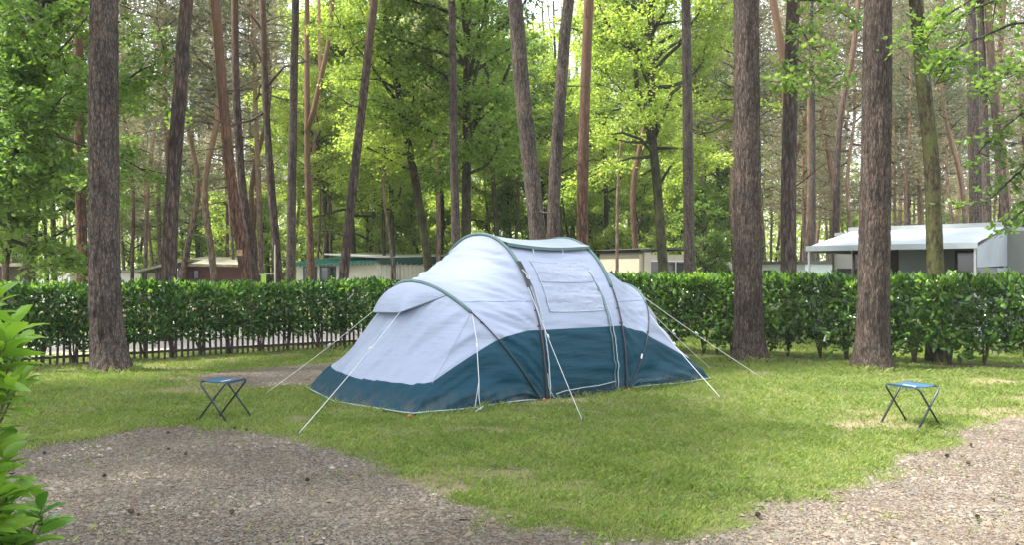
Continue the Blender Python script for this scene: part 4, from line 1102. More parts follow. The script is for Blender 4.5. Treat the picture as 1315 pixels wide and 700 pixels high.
# vent hood on the left bedroom
b = MB(); V = []; nh = 36; C1, C2 = archA(R(62)), archA(R(118)); T1 = Vector((.40, .93, 1.00)); T2 = Vector((.42, 1.60, .98))
for j in range(nh+1):
    t = j/nh; ph = R(62+56*t); a = archA(ph)
    if t < .42: e = C1.lerp(T1, t/.42)
    elif t < .72: e = T1.lerp(T2, (t-.42)/.3)
    else: e = T2.lerp(C2, (t-.72)/.28)
    for i in range(13):
        s = i/12; p = a.lerp(e, s); k = math.sin(math.pi*s); p += Vector((-.045*k, 0, .035*k))*min(1, (a-e).length*4)+Vector((nz(t*6, s*2, 0)*.012*k, 0, 0)); V.append(p)
b.add(V, [(j*13+i, (j+1)*13+i, (j+1)*13+i+1, j*13+i+1) for j in range(nh) for i in range(12)]); hood = b.build('vent_hood', M['tent_light'], tent, smooth=True)
b = MB(); b.tube([C1.lerp(T1, k/8) for k in range(9)]+[T1.lerp(T2, k/8)+Vector((0,0,-.012*math.sin(math.pi*k/8))) for k in range(1, 9)]+[T2.lerp(C2, k/8) for k in range(1, 9)], .005, 5); b.build('edge_binding', M['sleeve'], hood)
M['vent_net_shade'] = simple('netting_and_hood_shade', (0.10, 0.11, 0.14), .8, .1, 40)  # netting, its dark patch sized to stand in for shade under the hood
b = MB(); V = []
for j in range(25):
    c = (85+23*j/24)/180
    for i in range(9): r = .75+.15*i/8; V.append(off_pt(endL, c, r, .010+wr_end(c, r, None)))
b.add(V, [(j*9+i, (j+1)*9+i, (j+1)*9+i+1, j*9+i+1) for j in range(24) for i in range(8)]); b.build('vent_net_shade', M['vent_net_shade'], tent, smooth=True)
# sewn seams across the bedroom panels
M['seam'] = simple('seam_tape', (0.25, 0.29, 0.38), .6, .1, 20)
for f, z in ((fAB, 1.12), (fCD, 1.08)):
    b = MB(); pts = []
    for k in range(31):
        c = .02+.96*k/30; lo, hi = 0, .5
        for _ in range(22):
            m_ = (lo+hi)/2
            if f(c, m_).z < z: lo = m_
            else: hi = m_
        if f(c, lo).z > z-.03: p = f(c, lo); pts.append(p+nrm_of(f, c, lo)*(wr_side(c, lo, p)+.002))
    if len(pts) > 3: b.tube(pts, .0035, 5); b.build('seam', M['seam'], tent, smooth=True)
for c in (.26, .5):
    b = MB(); b.tube([off_pt(endL, c, .30+.68*k/40, .002+wr_end(c, .30+.68*k/40, None)) for k in range(41 if c < .5 else 18)], .0035, 5); b.build('seam', M['seam'], tent, smooth=True)
# crease seam from front corner
TM = Matrix.Translation(Vector((TO[0], TO[1], .0)))@Matrix.Rotation(TA, 4, 'Z'); TI = TM.inverted()
def gl(p):  # photo ground pixel to tent space
    x, y = gp(*p); return TI@Vector((x, y, .0))
guys = [(T1, (383,558), .35), (T2, (338,508), .4), (archB(R(41)), (748,541), .42), (archD(R(44)), (926,512), .4), (archD(R(48)), (915,476), .4), (archD(R(60)), (982,488), .45)]
for a, g, tt in guys:
    e = gl(g); b = MB(); q = [a.lerp(e, k/10)-Vector((0, 0, .02*math.sin(math.pi*k/10))) for k in range(11)]
    b.tube(q, .0034, 6); m_ = a.lerp(e, tt); dd = (e-a).normalized(); b.tube([m_-dd*.03+Vector((0,0,.004)), m_+dd*.02+Vector((0,0,.004))], .008, 6)
    gy = b.build('guy_line', M['rope'], tent, smooth=True)
    b = MB(); b.tube([e+Vector((0,0,-.06)), e+Vector((0,0,.025)), e+Vector((.02,0,.03))], .004, 6); b.build('peg', M['pole'], gy)
a = archA(R(46)); e = gl((610,529)); b = MB()
b.tube([a, a.lerp(e, .3)+Vector((.01,-.06,0)), a.lerp(e, .34)+Vector((0,-.07,0)), a.lerp(e, .7)+Vector((.02,-.06,0)), e+Vector((0,0,.05)), e+Vector((.05,-.03,.02)), e+Vector((.09,-.02,.05)), e+Vector((.03,-.04,.03)), e+Vector((-.03,-.05,.01))], .0045, 6)
b.tube([a.lerp(e, .7)+Vector((.02,-.06,0)), e+Vector((.05,0,.15)), e+Vector((.06,-.01,.04))], .004, 5)
b.tube([a.lerp(e, .33)+Vector((0,-.07,.02)), a.lerp(e, .36)+Vector((0,-.07,-.02))], .011, 6)
b.build('guy_line', M['rope'], tent, smooth=True)['label'] = 'slack guy line hanging down the corner'
for p in ((-.03, -.06, .0), (1.72, -.05, 0), (3.06, -.05, 0), (-.05, TW+.02, 0)):
    b = MB(); b.tube([p, (p[0]-.07, p[1]-.05, .035), (p[0]-.10, p[1]-.06, .03)], .009, 6); b.build('peg', M['peg'], tent)

# ------------------------------------------------------------------ folding stools
def stool(loc, rz, label):
    r = empty('folding_stool', loc, rz); tag(r, label, 'stool', 'folding stools')
    H = .385; 
    for w, s, tr in ((.20, 1, .010), (.182, -1, .0095)):
        yt, yb = .145*s, -.175*s; b = MB(); pts = [(-w, yb, 0)]
        up = Vector((0, yt-yb, H)); 
        for sx in (-1, 1):
            seq = []
            for k in range(5):
                an = k/4*math.pi/2; seq.append((sx*(w-.05+.05*math.cos(an)), .05*math.sin(an)))
            if sx == 1: seq = seq[::-1]
            for x, t in seq:
                f_ = 1-(.05-t)/up.length; p = Vector((x, yb, 0))+up*f_; pts.append(tuple(p))
        pts.append((w, yb, 0)); b.tube(pts, tr, 10); fr = b.build('frame', M['stool_tube'], r, smooth=True)
        for sx in (-1, 1):
            b = MB(); q = Vector((sx*w, yb, 0)); b.tube([q+Vector((0,0,-.004)), q+up.normalized()*.03], tr+.003, 10); b.build('foot_cap', M['pole'], fr)
    for sx in (-1, 1):
        b = MB(); b.tube([(sx*.18, -.015, .215), (sx*.212, -.015, .215)], .007, 8); b.build('rivet', M['stool_tube'], r)
    b = MB(); V = []; n1, n2 = 14, 16
    for j in range(n1+1):
        x = -.155+.31*j/n1
        for i in range(n2+1):
            t = i/n2*2-1; y = t*.155; z = H+.011-.022*(1-t*t)*(1-.3*(x/.155)**2)-.02*max(0, abs(t)-.92)/.08
            V.append((x, y, z))
    b.add(V, [(j*(n2+1)+i, (j+1)*(n2+1)+i, (j+1)*(n2+1)+i+1, j*(n2+1)+i+1) for j in range(n1) for i in range(n2)])
    nv = len(V); b.add([(x, y, z-.005) for x, y, z in V], [(j*(n2+1)+i, j*(n2+1)+i+1, (j+1)*(n2+1)+i+1, (j+1)*(n2+1)+i) for j in range(n1) for i in range(n2)])
    st = b.build('seat', M['stool_blue'], r, smooth=True)
    text('lettering', 'Quechua', .04, M['white_print'], (0, -.02, H-.005), (0, 0, 0), st, .001)
M['stool_tube'] = simple('dark_steel_tube', (0.035, 0.045, 0.05), .35, .2, 30, .3, 0)
M['stool_blue'] = simple('blue_woven_seat', (0.016, 0.08, 0.15), .7, .2, 60)
stool((-2.84, 8.45, 0), R(74), 'blue seated folding stool at the left, near the end of the tent guy lines')
stool((3.77, 8.09, 0), R(-62), 'blue seated folding stool at the right, by the edge of the right gravel bay')

# ------------------------------------------------------------------ pine cones
def cone_mesh():
    b = MB(); n = 9
    for i in range(8):
        t = i/7; rr = .020*math.sin(math.pi*(.12+.80*t))**.8; z = .008+.042*t
        for k in range(n):
            a = 2*math.pi*(k+.5*(i % 2))/n; c, s = math.cos(a), math.sin(a); w = .006
            p = Vector((c*rr, s*rr, z)); o = Vector((c, s, .35)).normalized()*.009; tt = Vector((-s, c, 0))*w; u = Vector((0,0,.004))
            b.add([p-o*.8-tt*.5, p-o*.8+tt*.5, p+o+tt, p+o-tt, p-o*.8-tt*.5-u, p-o*.8+tt*.5-u, p+o+tt-u, p+o-tt-u], [(0,1,2,3),(7,6,5,4),(2,6,7,3),(1,5,6,2),(3,7,4,0)])
    b.tube([(0,0,.006),(0,0,.03),(0,0,.048)], [.010,.013,.004], 7)
    return b
M['cone'] = simple('pine_cone', (0.06, 0.038, 0.026), .8, .4, 80)
cm = None
cones = [((55,583),1.0,'pine cone on the gravel at the far left, beside the big laurel bush'),((214,557),.9,'pine cone at the top edge of the left gravel, left of the stool feet'),((215,578),.8,'small pine cone on the gravel below the left stool, alone and small'),
 ((238,586),1.15,'biggest pine cone in the middle of the left gravel'),((131,615),1.0,'lone pine cone halfway between bush and middle of the left gravel'),((172,660),1.2,'pine cone with a smaller one touching it, low on the left gravel'),
 ((179,662),.8,'smaller pine cone touching a bigger one, low on the left gravel'),((297,660),1.2,'pine cone lowest of all on the left gravel, right of the touching two'),((398,617),1.1,'pine cone on the right part of the left gravel, below the guy line peg'),
 ((304,551),.9,'pine cone just below the left stool, closest to its feet'),((318,553),.8,'second pine cone right of the left stool feet'),
 ((1248,573),.9,'pine cone highest on the right gravel bay'),((1214,586),1.2,'pine cone at the grass edge of the right gravel bay'),((1244,597),1.1,'pine cone in the upper middle of the right gravel bay'),
 ((971,665),1.2,'pine cone in the grass tip where lawn meets the lower gravel'),((1254,666),1.1,'pine cone low on the right gravel bay')]
for p, s, lb in cones:
    x, y = gp(*p); o = cone_mesh().build('pine_cone', M['cone']) if cm is None else mobj('pine_cone', cm)
    cm = o.data; o.location = (x, y, float(gh(np.array(x), np.array(y)))+.004); s *= .5; o.scale = (s*.9, s*.9, s*rn.uniform(1.0, 1.5)); o.rotation_euler = (R(80), R(rn.uniform(-20, 20)), rn.uniform(0, 6.28)); o.location.z += .014*s
    tag(o, lb, 'pine cone', 'pine cones on the ground')

# ------------------------------------------------------------------ buildings
M['cream'] = simple('cream_siding', (0.64, 0.60, 0.49), .7, .08, 3)
M['cream2'] = simple('pale_panel', (0.68, 0.65, 0.58), .7, .08, 3)
M['beige_siding'] = simple('beige_siding', (0.40, 0.36, 0.28), .7, .08, 3)
M['green_roof'] = simple('green_corrugated', (0.03, 0.17, 0.14), .5, .2, 6)
M['dark_green'] = simple('dark_green_board', (0.012, 0.07, 0.055), .5, .2, 6)
M['red_board'] = simple('red_brown_board', (0.085, 0.028, 0.02), .8, .25, 8)
M['brown_board'] = simple('brown_board', (0.05, 0.035, 0.028), .8, .25, 8)
M['mossy_roof'] = simple('mossy_felt_roof', (0.25, 0.235, 0.165), .95, .4, 4)
M['dark_roof'] = simple('dark_roof_edge', (0.05, 0.05, 0.045), .8, .3, 4)
M['pale_trim'] = simple('pale_trim', (0.50, 0.50, 0.46), .6, .1, 10)
def glass_mat(name, col, rough=.08):
    m, nt, bs = mat_new(name); bs.inputs['Base Color'].default_value = (*col, 1); bs.inputs['Roughness'].default_value = rough; bs.inputs['Specular IOR Level'].default_value = .8
    bump(nt, bs, noise(nt, wcoord(nt), 1.5, 2), .05, .02); return m
M['glass'] = glass_mat('dark_window_glass', (0.02, 0.022, 0.022))
M['clear'] = None
def clearmat():
    m, nt, bs = mat_new('clear_film'); bs.inputs['Base Color'].default_value = (.8, .8, .78, 1); bs.inputs['Roughness'].default_value = .15; bs.inputs['Alpha'].default_value = .28; return m
M['clear'] = clearmat()
class Frame:
    """a building laid out from its left front corner: x to the right along the front, y backwards"""
    def __init__(s, name, label, cat, a, b):
        a = Vector(a); b = Vector(b); s.d = b-a; s.len = s.d.length; s.rz = math.atan2(s.d.y, s.d.x); s.o = empty(name, (a.x, a.y, 0), s.rz); tag(s.o, label, cat)
    def box(s, name, lo, hi, mat, parent=None):
        b = MB(); b.box(lo, hi); return b.build(name, M[mat], parent or s.o)
def window(fr, x0, x1, z0, z1, frame_mat, parent=None, y=0, mull=0):
    b = MB(); t = .05
    for lo, hi in (((x0, y-.03, z0), (x0+t, y+.0, z1)), ((x1-t, y-.03, z0), (x1, y, z1)), ((x0+t, y-.03, z0), (x1-t, y, z0+t)), ((x0+t, y-.03, z1-t), (x1-t, y, z1))): b.box(lo, hi)
    for k in range(mull): xm = x0+(x1-x0)*(k+1)/(mull+1); b.box((xm-.02, y-.028, z0+t), (xm+.02, y, z1-t))
    w = b.build('window', M[frame_mat], parent or fr.o)
    b = MB(); b.box((x0+t, y-.012, z0+t), (x1-t, y-.004, z1-t)); b.build('pane', M['glass'], w); return w

def wl(px, D): return (gx(px, D), D)
# 1 brown cabin with mossy roof
D = 45.0
fr = Frame('cabin', 'low red brown cabin with pale mossy roof, seen between the left pines', 'cabin', wl(234, D), wl(309, D))
L_ = fr.len; fr.box('wall', (0, 0, 0), (L_, 3.4, 1.78), 'red_board')
window(fr, .4, .9, 1.1, 1.6, 'brown_board', y=-.003)
b = MB(); b.add([(-.3,-.35,1.80),(L_+.1,-.35,1.74),(L_+.1,3.6,2.15),(-.3,3.6,2.2),(-.3,-.35,1.94),(L_+.1,-.35,1.88),(L_+.1,3.6,2.32),(-.3,3.6,2.36)], [(0,3,2,1),(4,5,6,7),(0,1,5,4),(1,2,6,5),(2,3,7,6),(3,0,4,7)]); b.build('roof', M['mossy_roof'], fr.o)
fr = Frame('porch', 'dark open porch with sloping pale roof edge joined to the left of the brown cabin', 'porch', wl(182, D-1), wl(231, D-1))
L_ = fr.len; b = MB(); b.add([(-.3,-.2,1.42),(L_+.2,-.2,2.02),(L_+.2,3,2.02),(-.3,3,1.42),(-.3,-.2,1.54),(L_+.2,-.2,2.15),(L_+.2,3,2.15),(-.3,3,1.54)], [(0,3,2,1),(4,5,6,7),(0,1,5,4),(1,2,6,5),(2,3,7,6),(3,0,4,7)]); b.build('roof', M['mossy_roof'], fr.o)
for x in (0, .7, L_-.1): fr.box('post', (x, 0, 0), (x+.1, .1, 1.42+.6*(x/L_)), 'brown_board')
fr.box('back_wall', (0, 2.6, 0), (L_, 2.7, 1.4), 'red_board'); fr.box('side_panel', (L_*.55, .3, 0), (L_*.9, .36, 1.55), 'beige_siding')
# 0 low shed far left
D = 38
fr = Frame('shed', 'low pale shed with dark left half behind the left hedge', 'shed', wl(-40, D), wl(90, D)); L_ = fr.len
fr.box('wall', (L_*.55, 0, 0), (L_, 2.5, 1.6), 'cream2'); fr.box('dark_wall', (0, .3, 0), (L_*.55-.002, 2.5, 1.72), 'brown_board'); fr.box('roof', (-.1, -.3, 1.73), (L_*.56, 2.7, 1.88), 'mossy_roof'); fr.box('flat_roof', (L_*.56+.002, -.2, 1.602), (L_+.1, 2.7, 1.70), 'mossy_roof')
for k in range(5): fr.box('batten', (L_*.6+k*.36, -.02, 0), (L_*.6+k*.36+.03, -.002, 1.6), 'beige_siding')
fr = Frame('garage', 'small pale flat roofed hut between the big left pine and the porch', 'hut', wl(150, 52), wl(180, 52)); L_ = fr.len
fr.box('wall', (0, 0, 0), (L_, 2.5, 1.45), 'cream2'); fr.box('roof', (-.15, -.15, 1.452), (L_+.1, 2.6, 1.6), 'mossy_roof')
# 2 green roofed cabin
A2, B2_, C2_ = wl(381, 40), wl(484, 39), wl(560, 44)
fr = Frame('green_roof_cabin', 'cream cabin with wavy green corrugated roof directly left of the tent', 'cabin', A2, B2_); L_ = fr.len
fr.box('wall', (0, 0, 0), (L_, 4.2, 1.86), 'cream')
window(fr, .35, 1.05, .85, 1.72, 'dark_green', y=-.003); window(fr, 1.22, 2.0, .85, 1.74, 'dark_green', y=-.003, mull=1)
for x in (1.09, 2.05): fr.box('post', (x, -.05, 0), (x+.10, -.003, 1.86), 'cream2')
b = MB(); V = []; n = 90
for k in range(n+1):
    x = -.15+(L_+.3)*k/n; z = 1.94+.10*(k/n)+.045*math.sin(k*1.5)
    V += [(x, -.42, z-.08), (x, 4.3, z+.28), (x, -.42, z-.19), ]
b.add(V, [(3*k, 3*k+3, 3*k+4, 3*k+1) for k in range(n)]+[(3*k+2, 3*k+5, 3*k+3, 3*k) for k in range(n)]); b.build('roof', M['green_roof'], fr.o)
fr2 = Frame('annex', 'pale panelled annexe with green fascia between the cream cabin and the tent', 'annexe', (B2_[0]+.02, B2_[1]), (C2_[0]+1.8, C2_[1]+2)); L2 = fr2.len
fr2.box('wall', (0, .02, 0), (L2, 3, 2.0), 'cream2')
for k in range(14): fr2.box('batten', (.3+k*.34, -.012, 0), (.33+k*.34, .018, 2.0), 'cream')
b = MB(); V = []; n = 60
for k in range(n+1):
    x = (L2+.1)*k/n; V += [(x, -.15, 2.12+.25*k/n), (x, -.15, 1.84+.05*k/n+.035*math.sin(k*1.9))]
b.add(V, [(2*k+1, 2*k+3, 2*k+2, 2*k) for k in range(n)]); fs = b.build('fascia', M['dark_green'], fr2.o)
b = MB(); b.add([(0,-.2,2.12),(L2+.1,-.2,2.38),(L2+.1,3.2,2.46),(0,3.2,2.3),(0,-.2,2.17),(L2+.1,-.2,2.45),(L2+.1,3.2,2.55),(0,3.2,2.36)], [(0,3,2,1),(4,5,6,7),(0,1,5,4),(1,2,6,5),(2,3,7,6),(3,0,4,7)]); b.build('roof', M['pale_trim'], fr2.o)
for x, z in ((1.1, 1.95), (1.35, 1.9)): fr2.box('rod', (x, -.3, 0), (x+.03, -.27, z), 'pale_trim')
# white flowering shrub tips before it are left to the hedge
# 3 mobile home
fr = Frame('mobile_home', 'beige mobile home with curved dark roof edge and wide window, right of the tent roof', 'mobile home', wl(770, 37), wl(828, 34.5))
fr.box('wall', (0, 0, 0), (fr.len-.02, .35, 2.28), 'beige_siding')
for k in range(11): fr.box('siding_joint', (.0, -.006, .9+k*.12), (fr.len, -.001, .91+k*.12), 'brown_board')
fr.box('roof', (-.1, -.08, 2.282), (fr.len-.02, .4, 2.38), 'dark_roof')
a3, b3 = wl(821, 34.5), wl(888, 36); v = MB(); r3 = Frame('mobile_home_end', 'glazed end of the beige mobile home left of the straight grey pine', 'mobile home', a3, b3); L3 = r3.len
r3.box('wall', (0, 0, 0), (L3, 2.6, 2.2), 'beige_siding')
window(r3, .30, L3*.97, 1.0, 1.95, 'pale_trim', y=-.003, mull=2)
b = MB(); V = []
for k in range(21):
    t = k/20; x = -.15+(L3+.2)*t; z = 2.36+.16*math.sin(math.pi*min(1, t*1.15)*.55+.2)-.05*t; V += [(x,-.25,z-.08),(x,-.25,z),(x,3,z),(x,3,z-.08)]
b.add(V, [(4*k+i, 4*k+4+i, 4*k+4+(i+1) % 4, 4*k+(i+1) % 4) for k in range(20) for i in range(4)]); b.build('roof', M['dark_roof'], r3.o)
# 4 shed with gable
fr = Frame('gable_shed', 'small brown shed with mossy gabled roof between the grey pine and the big right pine', 'shed', wl(893, 40), wl(941, 39)); L_ = fr.len
b = MB(); b.add([(L_*.35,0,0),(L_,0,0),(L_,0,1.45),(L_*.68,0,1.98),(L_*.35,0,1.45),(L_*.35,3,0),(L_,3,0),(L_,3,1.45),(L_*.68,3,1.98),(L_*.35,3,1.45)], [(0,1,2,3,4),(9,8,7,6,5),(0,4,9,5),(1,6,7,2)]); b.build('wall', M['brown_board'], fr.o)
b = MB(); b.add([(-.2,-.3,1.35),(L_*.68,-.3,2.05),(L_+.15,-.3,1.38),(-.2,3.2,1.45),(L_*.68,3.2,2.12),(L_+.15,3.2,1.45),(-.2,-.3,1.45),(L_*.68,-.3,2.16),(L_+.15,-.3,1.48),(-.2,3.2,1.55),(L_*.68,3.2,2.22),(L_+.15,3.2,1.55)], [(0,1,7,6),(1,2,8,7),(6,7,10,9),(7,8,11,10),(0,3,4,1),(1,4,5,2),(2,5,11,8),(0,6,9,3)]); b.build('roof', M['mossy_roof'], fr.o)
# 5 pale caravan
M['pale_blue'] = simple('pale_blue_panel', (0.48, 0.56, 0.54), .5, .08, 3)
fr = Frame('pale_cabin', 'pale blue green hut with flat roof left of the grey awning', 'hut', wl(972, 36), wl(1034, 34)); L_ = fr.len
fr.box('wall', (0, 0, 0), (L_, 2.5, 1.80), 'pale_blue'); fr.box('roof', (-.1, -.15, 1.802), (L_+.1, 2.6, 1.92), 'dark_roof')
window(fr, .3, 1.0, 1.0, 1.6, 'pale_trim', y=-.003)

# 6 caravan with grey awning
M['awning'] = simple('pale_grey_awning', (0.38, 0.42, 0.45), .55, .08, 1.5)
M['awning_wall'] = simple('grey_awning_wall', (0.30, 0.33, 0.36), .7, .12, 1.5)
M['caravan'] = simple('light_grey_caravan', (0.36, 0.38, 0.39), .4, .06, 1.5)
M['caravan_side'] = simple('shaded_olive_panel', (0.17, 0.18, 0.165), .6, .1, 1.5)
M['alu'] = simple('aluminium_pole', (0.5, 0.5, 0.5), .35, .1, 10, .6)
l_ = 3.39; ea = Vector((math.cos(R(42.2)), -math.sin(R(42.2)))); F2 = Vector((9.1, 16.8)); F1 = F2-ea*l_
cr = Frame('caravan', 'light grey caravan standing behind its grey awning at the right edge', 'caravan', F1+Vector((ea.y*-1, ea.x))*2.52, F2+Vector((-ea.y, ea.x))*2.52)
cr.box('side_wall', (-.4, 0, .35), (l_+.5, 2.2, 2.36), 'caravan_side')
b = MB(); prof = [(0, .35), (1.5, .35), (2.0, .8), (2.1, 1.4), (1.9, 1.95), (1.5, 2.3), (1.0, 2.45), (0, 2.5)]
x0 = l_+.503; b.add([(x0+x, -.02, z) for x, z in prof]+[(x0+x, 2.2, z) for x, z in prof], [tuple(range(8)), tuple(range(15, 7, -1))]+[(i, 8+i, 8+(i+1) % 8, (i+1) % 8) for i in range(8)]); b.build('front_body', M['caravan'], cr.o)
w_ = MB(); w_.box((x0+.1, -.045, 1.1), (x0+1.7, -.022, 2.02)); w_.build('side_window', M['glass'], cr.o)
cr.box('roof', (-.4, .002, 2.362), (l_+.5, 2.2, 2.44), 'caravan')
b = MB(); b.box((.85, -.04, .4), (2.05, -.002, 2.1)); dr = b.build('doorway', M['brown_board'], cr.o)
cr.box('door_panel', (1.15, -.075, .5), (1.75, -.042, 2.0), 'awning_wall', dr)
window(cr, 2.35, 2.85, 1.1, 1.95, 'brown_board', y=-.003); window(cr, .05, .55, 1.1, 1.95, 'brown_board', y=-.003)
for x in (.5, 2.6):
    for s in range(1):
        b = MB(); b.tube([(x, .35, .32), (x, .57, .32)], .30, 20); b.build('wheel', M['pole'], cr.o)
aw = Frame('awning', 'pale grey canvas awning with sloping roof stretched from the caravan on poles', 'awning', F1, F2); dp = 2.5
b = MB(); V = []; nx2, ny2 = 20, 14
for j in range(nx2+1):
    for i in range(ny2+1):
        x = l_*j/nx2; y = dp*i/ny2; z = 2.02+.44*(i/ny2)-.03*math.sin(math.pi*j/nx2)*math.sin(math.pi*i/ny2)+.008*math.sin(j*1.3+i*.4); V.append((x, y, z))
fs = [(j*(ny2+1)+i, (j+1)*(ny2+1)+i, (j+1)*(ny2+1)+i+1, j*(ny2+1)+i+1) for j in range(nx2) for i in range(ny2)]
b.add(V, fs); b.add([(x, y, z-.015) for x, y, z in V], [f[::-1] for f in fs]); b.build('roof_canvas', M['awning'], aw.o, smooth=True)
aw.box('front_rail', (-.03, -.05, 1.93), (l_+.03, .0, 2.045), 'awning')
aw.box('roller_case', (-.05, dp+.002, 2.42), (l_+.12, dp+.12, 2.56), 'caravan')
for x in (0, l_-.04): aw.box('pole', (x, 0, 0), (x+.04, .04, 1.93), 'alu')
b = MB(); b.tube([(l_, .05, 1.98), (l_, dp-.02, 2.44)], .018, 8); b.build('rafter', M['brown_board'], aw.o)
for x, nm in ((l_-.003, 'right'), (.02, 'left')):
    b = MB(); b.add([(x, .05, 1.55 if nm == 'right' else 1.9), (x, dp, 1.6 if nm == 'right' else 1.9), (x, dp, 2.42), (x, .05, 1.98)], [(0, 1, 2, 3)])
    b.add([(x+.01, .05, 1.55 if nm == 'right' else 1.9), (x+.01, dp, 1.6 if nm == 'right' else 1.9), (x+.01, dp, 2.42), (x+.01, .05, 1.98)], [(3, 2, 1, 0)])
    b.add([(x, 1.6, .1), (x, dp, .1), (x, dp, 1.55), (x, 1.6, 1.55), (x+.01, 1.6, .1), (x+.01, dp, .1), (x+.01, dp, 1.55), (x+.01, 1.6, 1.55)], [(0, 1, 2, 3), (7, 6, 5, 4)])
    b.add([(x, .05, .05), (x, 1.6, .05), (x, 1.6, .9), (x, .05, .9), (x+.01, .05, .05), (x+.01, 1.6, .05), (x+.01, 1.6, .9), (x+.01, .05, .9)], [(0, 1, 2, 3), (7, 6, 5, 4)])
    sw = b.build('side_curtain', M['awning_wall'], aw.o)
    b = MB(); b.add([(x+.003, .05, .9), (x+.003, 1.6, .9), (x+.003, 1.6, 1.55 if nm == 'right' else 1.9), (x+.003, .05, 1.55 if nm == 'right' else 1.9)], [(0, 1, 2, 3)]); b.build('clear_window', M['clear'], sw)
aw.box('back_pole', (l_-.05, dp-.06, 0), (l_-.01, dp-.02, 2.4), 'alu')

# washing line with two cloths, poles, nest box
M['lime'] = simple('lime_cloth', (0.35, 0.60, 0.06), .8, .1, 6); M['maroon'] = simple('maroon_cloth', (0.17, 0.03, 0.06), .8, .15, 6); M['black_cloth'] = simple('black_cloth', (.015,.015,.015), .8, .2, 6)
D = 26; r = empty('washing_line', (gx(318, D), D, 0)); tag(r, 'washing line with maroon, black and lime cloths between thin white posts', 'washing line')
x1 = gx(353, D)-gx(318, D)
for x, z in ((0, 3.4), (x1, 2.3)):
    b = MB(); b.tube([(x, 0, -.05), (x, 0, z)], .018, 8); b.build('post', M['pale_trim'], r)
b = MB(); b.tube([(0, 0, 1.42), (x1/2, 0, 1.38), (x1, 0, 1.42)], .006, 5); b.build('line', M['rope'], r)
for x0_, w, h, m in ((.03, .18, .26, 'maroon'), (.24, .15, .22, 'black_cloth'), (.40, .16, .30, 'lime'), (.57, .12, .20, 'black_cloth')):
    b = MB(); V = []
    for j in range(9):
        for i in range(5): V.append((x0_+w*j/8, .02*math.sin(j*1.3)*i/4, 1.40-h*i/4))
    f0 = [(j*5+i, j*5+i+1, (j+1)*5+i+1, (j+1)*5+i) for j in range(8) for i in range(4)]
    b.add(V, f0); b.add([(x, y+.006, z) for x, y, z in V], [f[::-1] for f in f0]); b.build('cloth', M[m], r, smooth=True)
nb = empty('nest_box', (gx(311.5, 20), 19.78, 0)); tag(nb, 'small pale wooden nest box hanging on a leaning pine trunk', 'nest box')
nb.location.z = EYE+26*20/F-.08
M['pale_wood'] = simple('pale_wood', (0.42, 0.27, 0.14), .8, .2, 20)
b = MB(); b.box((-.05,-.05,0), (.05,.05,.14)); b.build('box', M['pale_wood'], nb)
b = MB(); b.add([(-.06,-.07,.14),(.06,-.07,.14),(.06,.055,.17),(-.06,.055,.17),(-.06,-.07,.152),(.06,-.07,.152),(.06,.055,.182),(-.06,.055,.182)], [(0,3,2,1),(4,5,6,7),(0,1,5,4),(1,2,6,5),(2,3,7,6),(3,0,4,7)]); b.build('lid', M['brown_board'], nb)
b = MB(); b.tube([(0,-.053,.09),(0,-.0505,.09)], .015, 12); b.build('entrance_hole', M['pole'], nb)

# ------------------------------------------------------------------ distant wood
def far_wood():
    rng = np.random.default_rng(91); V_ = []; F_ = []; off = 0
    n = 140000; ang = rng.uniform(-.72, .72, n); D = rng.uniform(72, 105, n)
    x = np.tan(ang)*D; cn = fbm(x*.15, D*.15, 1.0, 3)
    z = np.abs(rng.normal(size=n))*0+rng.random(n)**1.4*(7+9*cn)
    gap = fbm(x*.12+40, z*.2, 1.0, 3); k = gap < .70; x = x[k]; D = D[k]; z = z[k]; n = len(x)
    Dn = rng.normal(size=(n, 3)); S = rng.normal(size=(n, 3)); L = rng.uniform(.22, .5, n)
    V, Fq = leaf_cloud(np.stack([x, D, z], 1), Dn, S, L, L*.8, .1, .1, quad=True)
    tag(mobj('distant_wood', np_mesh('distant_wood', V, Fq, M['wood_far'])), 'far wood edge closing the view behind all the trunks', 'wood', kind='stuff')
far_wood()

# ------------------------------------------------------------------ automatic labels for the trees without one
marks = sorted([(133,'the big left pine'),(216,'the pine leaning right over the brown cabin'),(373,'the grey pine at the green roofed cabin'),(442,'the pine before the green cabin wall'),(586,'the slim grey pine over the tent'),(695,'the crossing pines behind the tent'),
    (749,'the reddish pine behind the tent'),(885,'the straight grey pine by the mobile home'),(963,'the big pine beside the guy lines'),(1013,'the dark pine left of the awning'),(1122,'the big pine behind the right stool'),(1200,'the mossy trunk'),(1253,'the three purple grey pines')])
ordn = ['first','second','third','fourth','fifth','sixth','seventh','eighth','ninth','tenth','eleventh','twelfth','thirteenth','fourteenth','fifteenth']
def autolabel(kind, what, grp, cat):
    rows = sorted([t for t in TREES if t[2].name.split('.')[0] == kind], key=lambda t: t[0]); cnt = {}
    for px, D, root in rows:
        m = [q for q in marks if q[0] <= px]
        key = m[-1][1] if m else None
        cnt[key] = cnt.get(key, 0)+1; o = ordn[min(14, cnt[key]-1)]
        root['label'] = ('%s %s right of %s' % (o, what, key)) if key else ('%s %s from the left edge' % (o, what))
        root['category'] = cat; root['group'] = grp
autolabel('far_pine', 'thin far pine', 'thin far pines in the wood', 'pine')
autolabel('bushy_pine', 'bushy low branched pine', 'bushy pines in the wood', 'pine')
autolabel('slender_tree', 'slender leafy far tree', 'slender leafy trees in the far wood', 'tree')
autolabel('young_tree', 'low leafy young tree', 'young trees under the pines', 'tree')
autolabel('broadleaf_tree', 'tall leafy tree', 'bright leafy trees among the pines', 'tree')

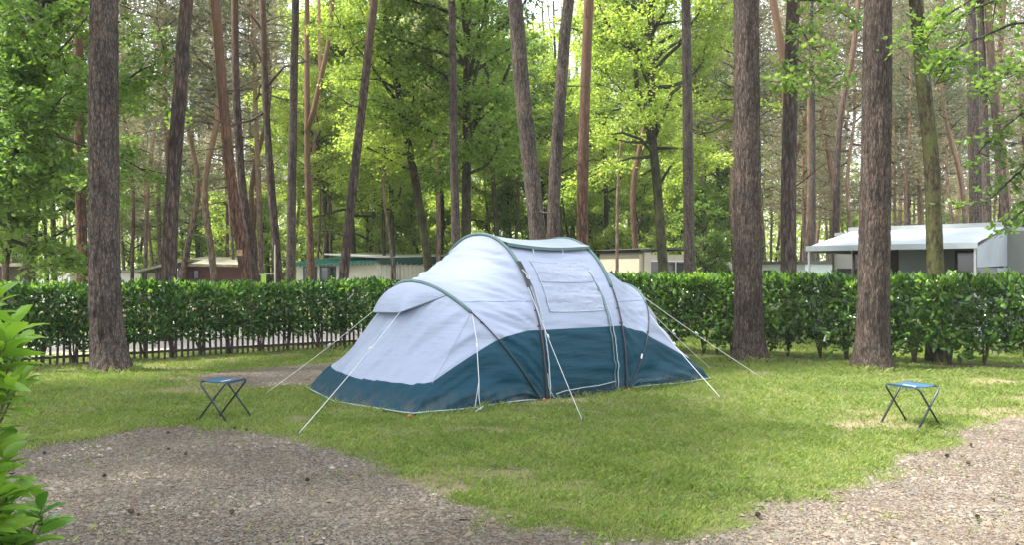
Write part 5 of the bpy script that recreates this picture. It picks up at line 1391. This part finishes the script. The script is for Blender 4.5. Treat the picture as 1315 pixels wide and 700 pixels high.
# ------------------------------------------------------------------ air
hz_m = bpy.data.materials.new('haze_air'); hz_m.use_nodes = True; hn = hz_m.node_tree; hn.nodes.remove(hn.nodes['Principled BSDF'])
pv_ = hn.nodes.new('ShaderNodeVolumePrincipled'); pv_.inputs['Color'].default_value = (.95, .97, 1, 1); pv_.inputs['Density'].default_value = HAZE; pv_.inputs['Anisotropy'].default_value = .3
hn.links.new(pv_.outputs[0], hn.nodes['Material Output'].inputs['Volume'])
if HAZE > 0:
    b = MB(); b.box((-420, -140, -1.2), (420, 620, 32)); tag(b.build('haze', hz_m), kind='stuff')

# ------------------------------------------------------------------ light, sky, camera
SUN_EL, SUN_AZ = R(60), R(264)       # azimuth measured clockwise from +Y: high on the left
w = bpy.data.worlds.new('World'); scene.world = w; w.use_nodes = True; nt = w.node_tree
bg = nt.nodes['Background']; sky = N(nt, 'ShaderNodeTexSky', sky_type='NISHITA'); sky.sun_disc = False
sky.sun_elevation = SUN_EL; sky.sun_rotation = SUN_AZ; sky.dust_density = 3.0; sky.air_density = 1.0; sky.altitude = 50
tc = N(nt, 'ShaderNodeTexCoord'); cn = noise(nt, tc.outputs['Generated'], 2.2, 6, .6)
cf = ramp(nt, cn, [(0.36, (.35,.35,.35)), (0.62, (.95,.95,.95))])
cl = mixc(nt, cf, sky.outputs[0], (9.0, 9.4, 9.8))
nt.links.new(cl, bg.inputs[0]); bg.inputs[1].default_value = 0.15
sl = bpy.data.lights.new('sun', 'SUN'); sl.energy = 5.0; sl.angle = R(2.5); sl.color = (1.0, .95, .86)
so = link(bpy.data.objects.new('sun', sl))
dv = Vector((math.sin(SUN_AZ)*math.cos(SUN_EL), math.cos(SUN_AZ)*math.cos(SUN_EL), math.sin(SUN_EL)))
so.rotation_euler = dv.to_track_quat('Z', 'Y').to_euler()
cam = bpy.data.cameras.new('camera'); cam.sensor_width = 36; cam.lens = F/1315*36; cam.clip_end = 2000; cam.clip_start = .05
co = link(bpy.data.objects.new('camera', cam)); co.location = (0, 0, EYE); co.rotation_euler = (R(90), 0, 0)
scene.camera = co
scene.view_settings.view_transform = 'Standard'; scene.view_settings.look = 'None'; scene.view_settings.exposure = 1.42; scene.view_settings.gamma = 1
scene.cycles.max_bounces = 7; scene.cycles.diffuse_bounces = 4; scene.cycles.transmission_bounces = 4; scene.cycles.transparent_max_bounces = 8
scene.cycles.use_denoising = True; scene.cycles.sample_clamp_indirect = 8
scene.render.engine = 'CYCLES'
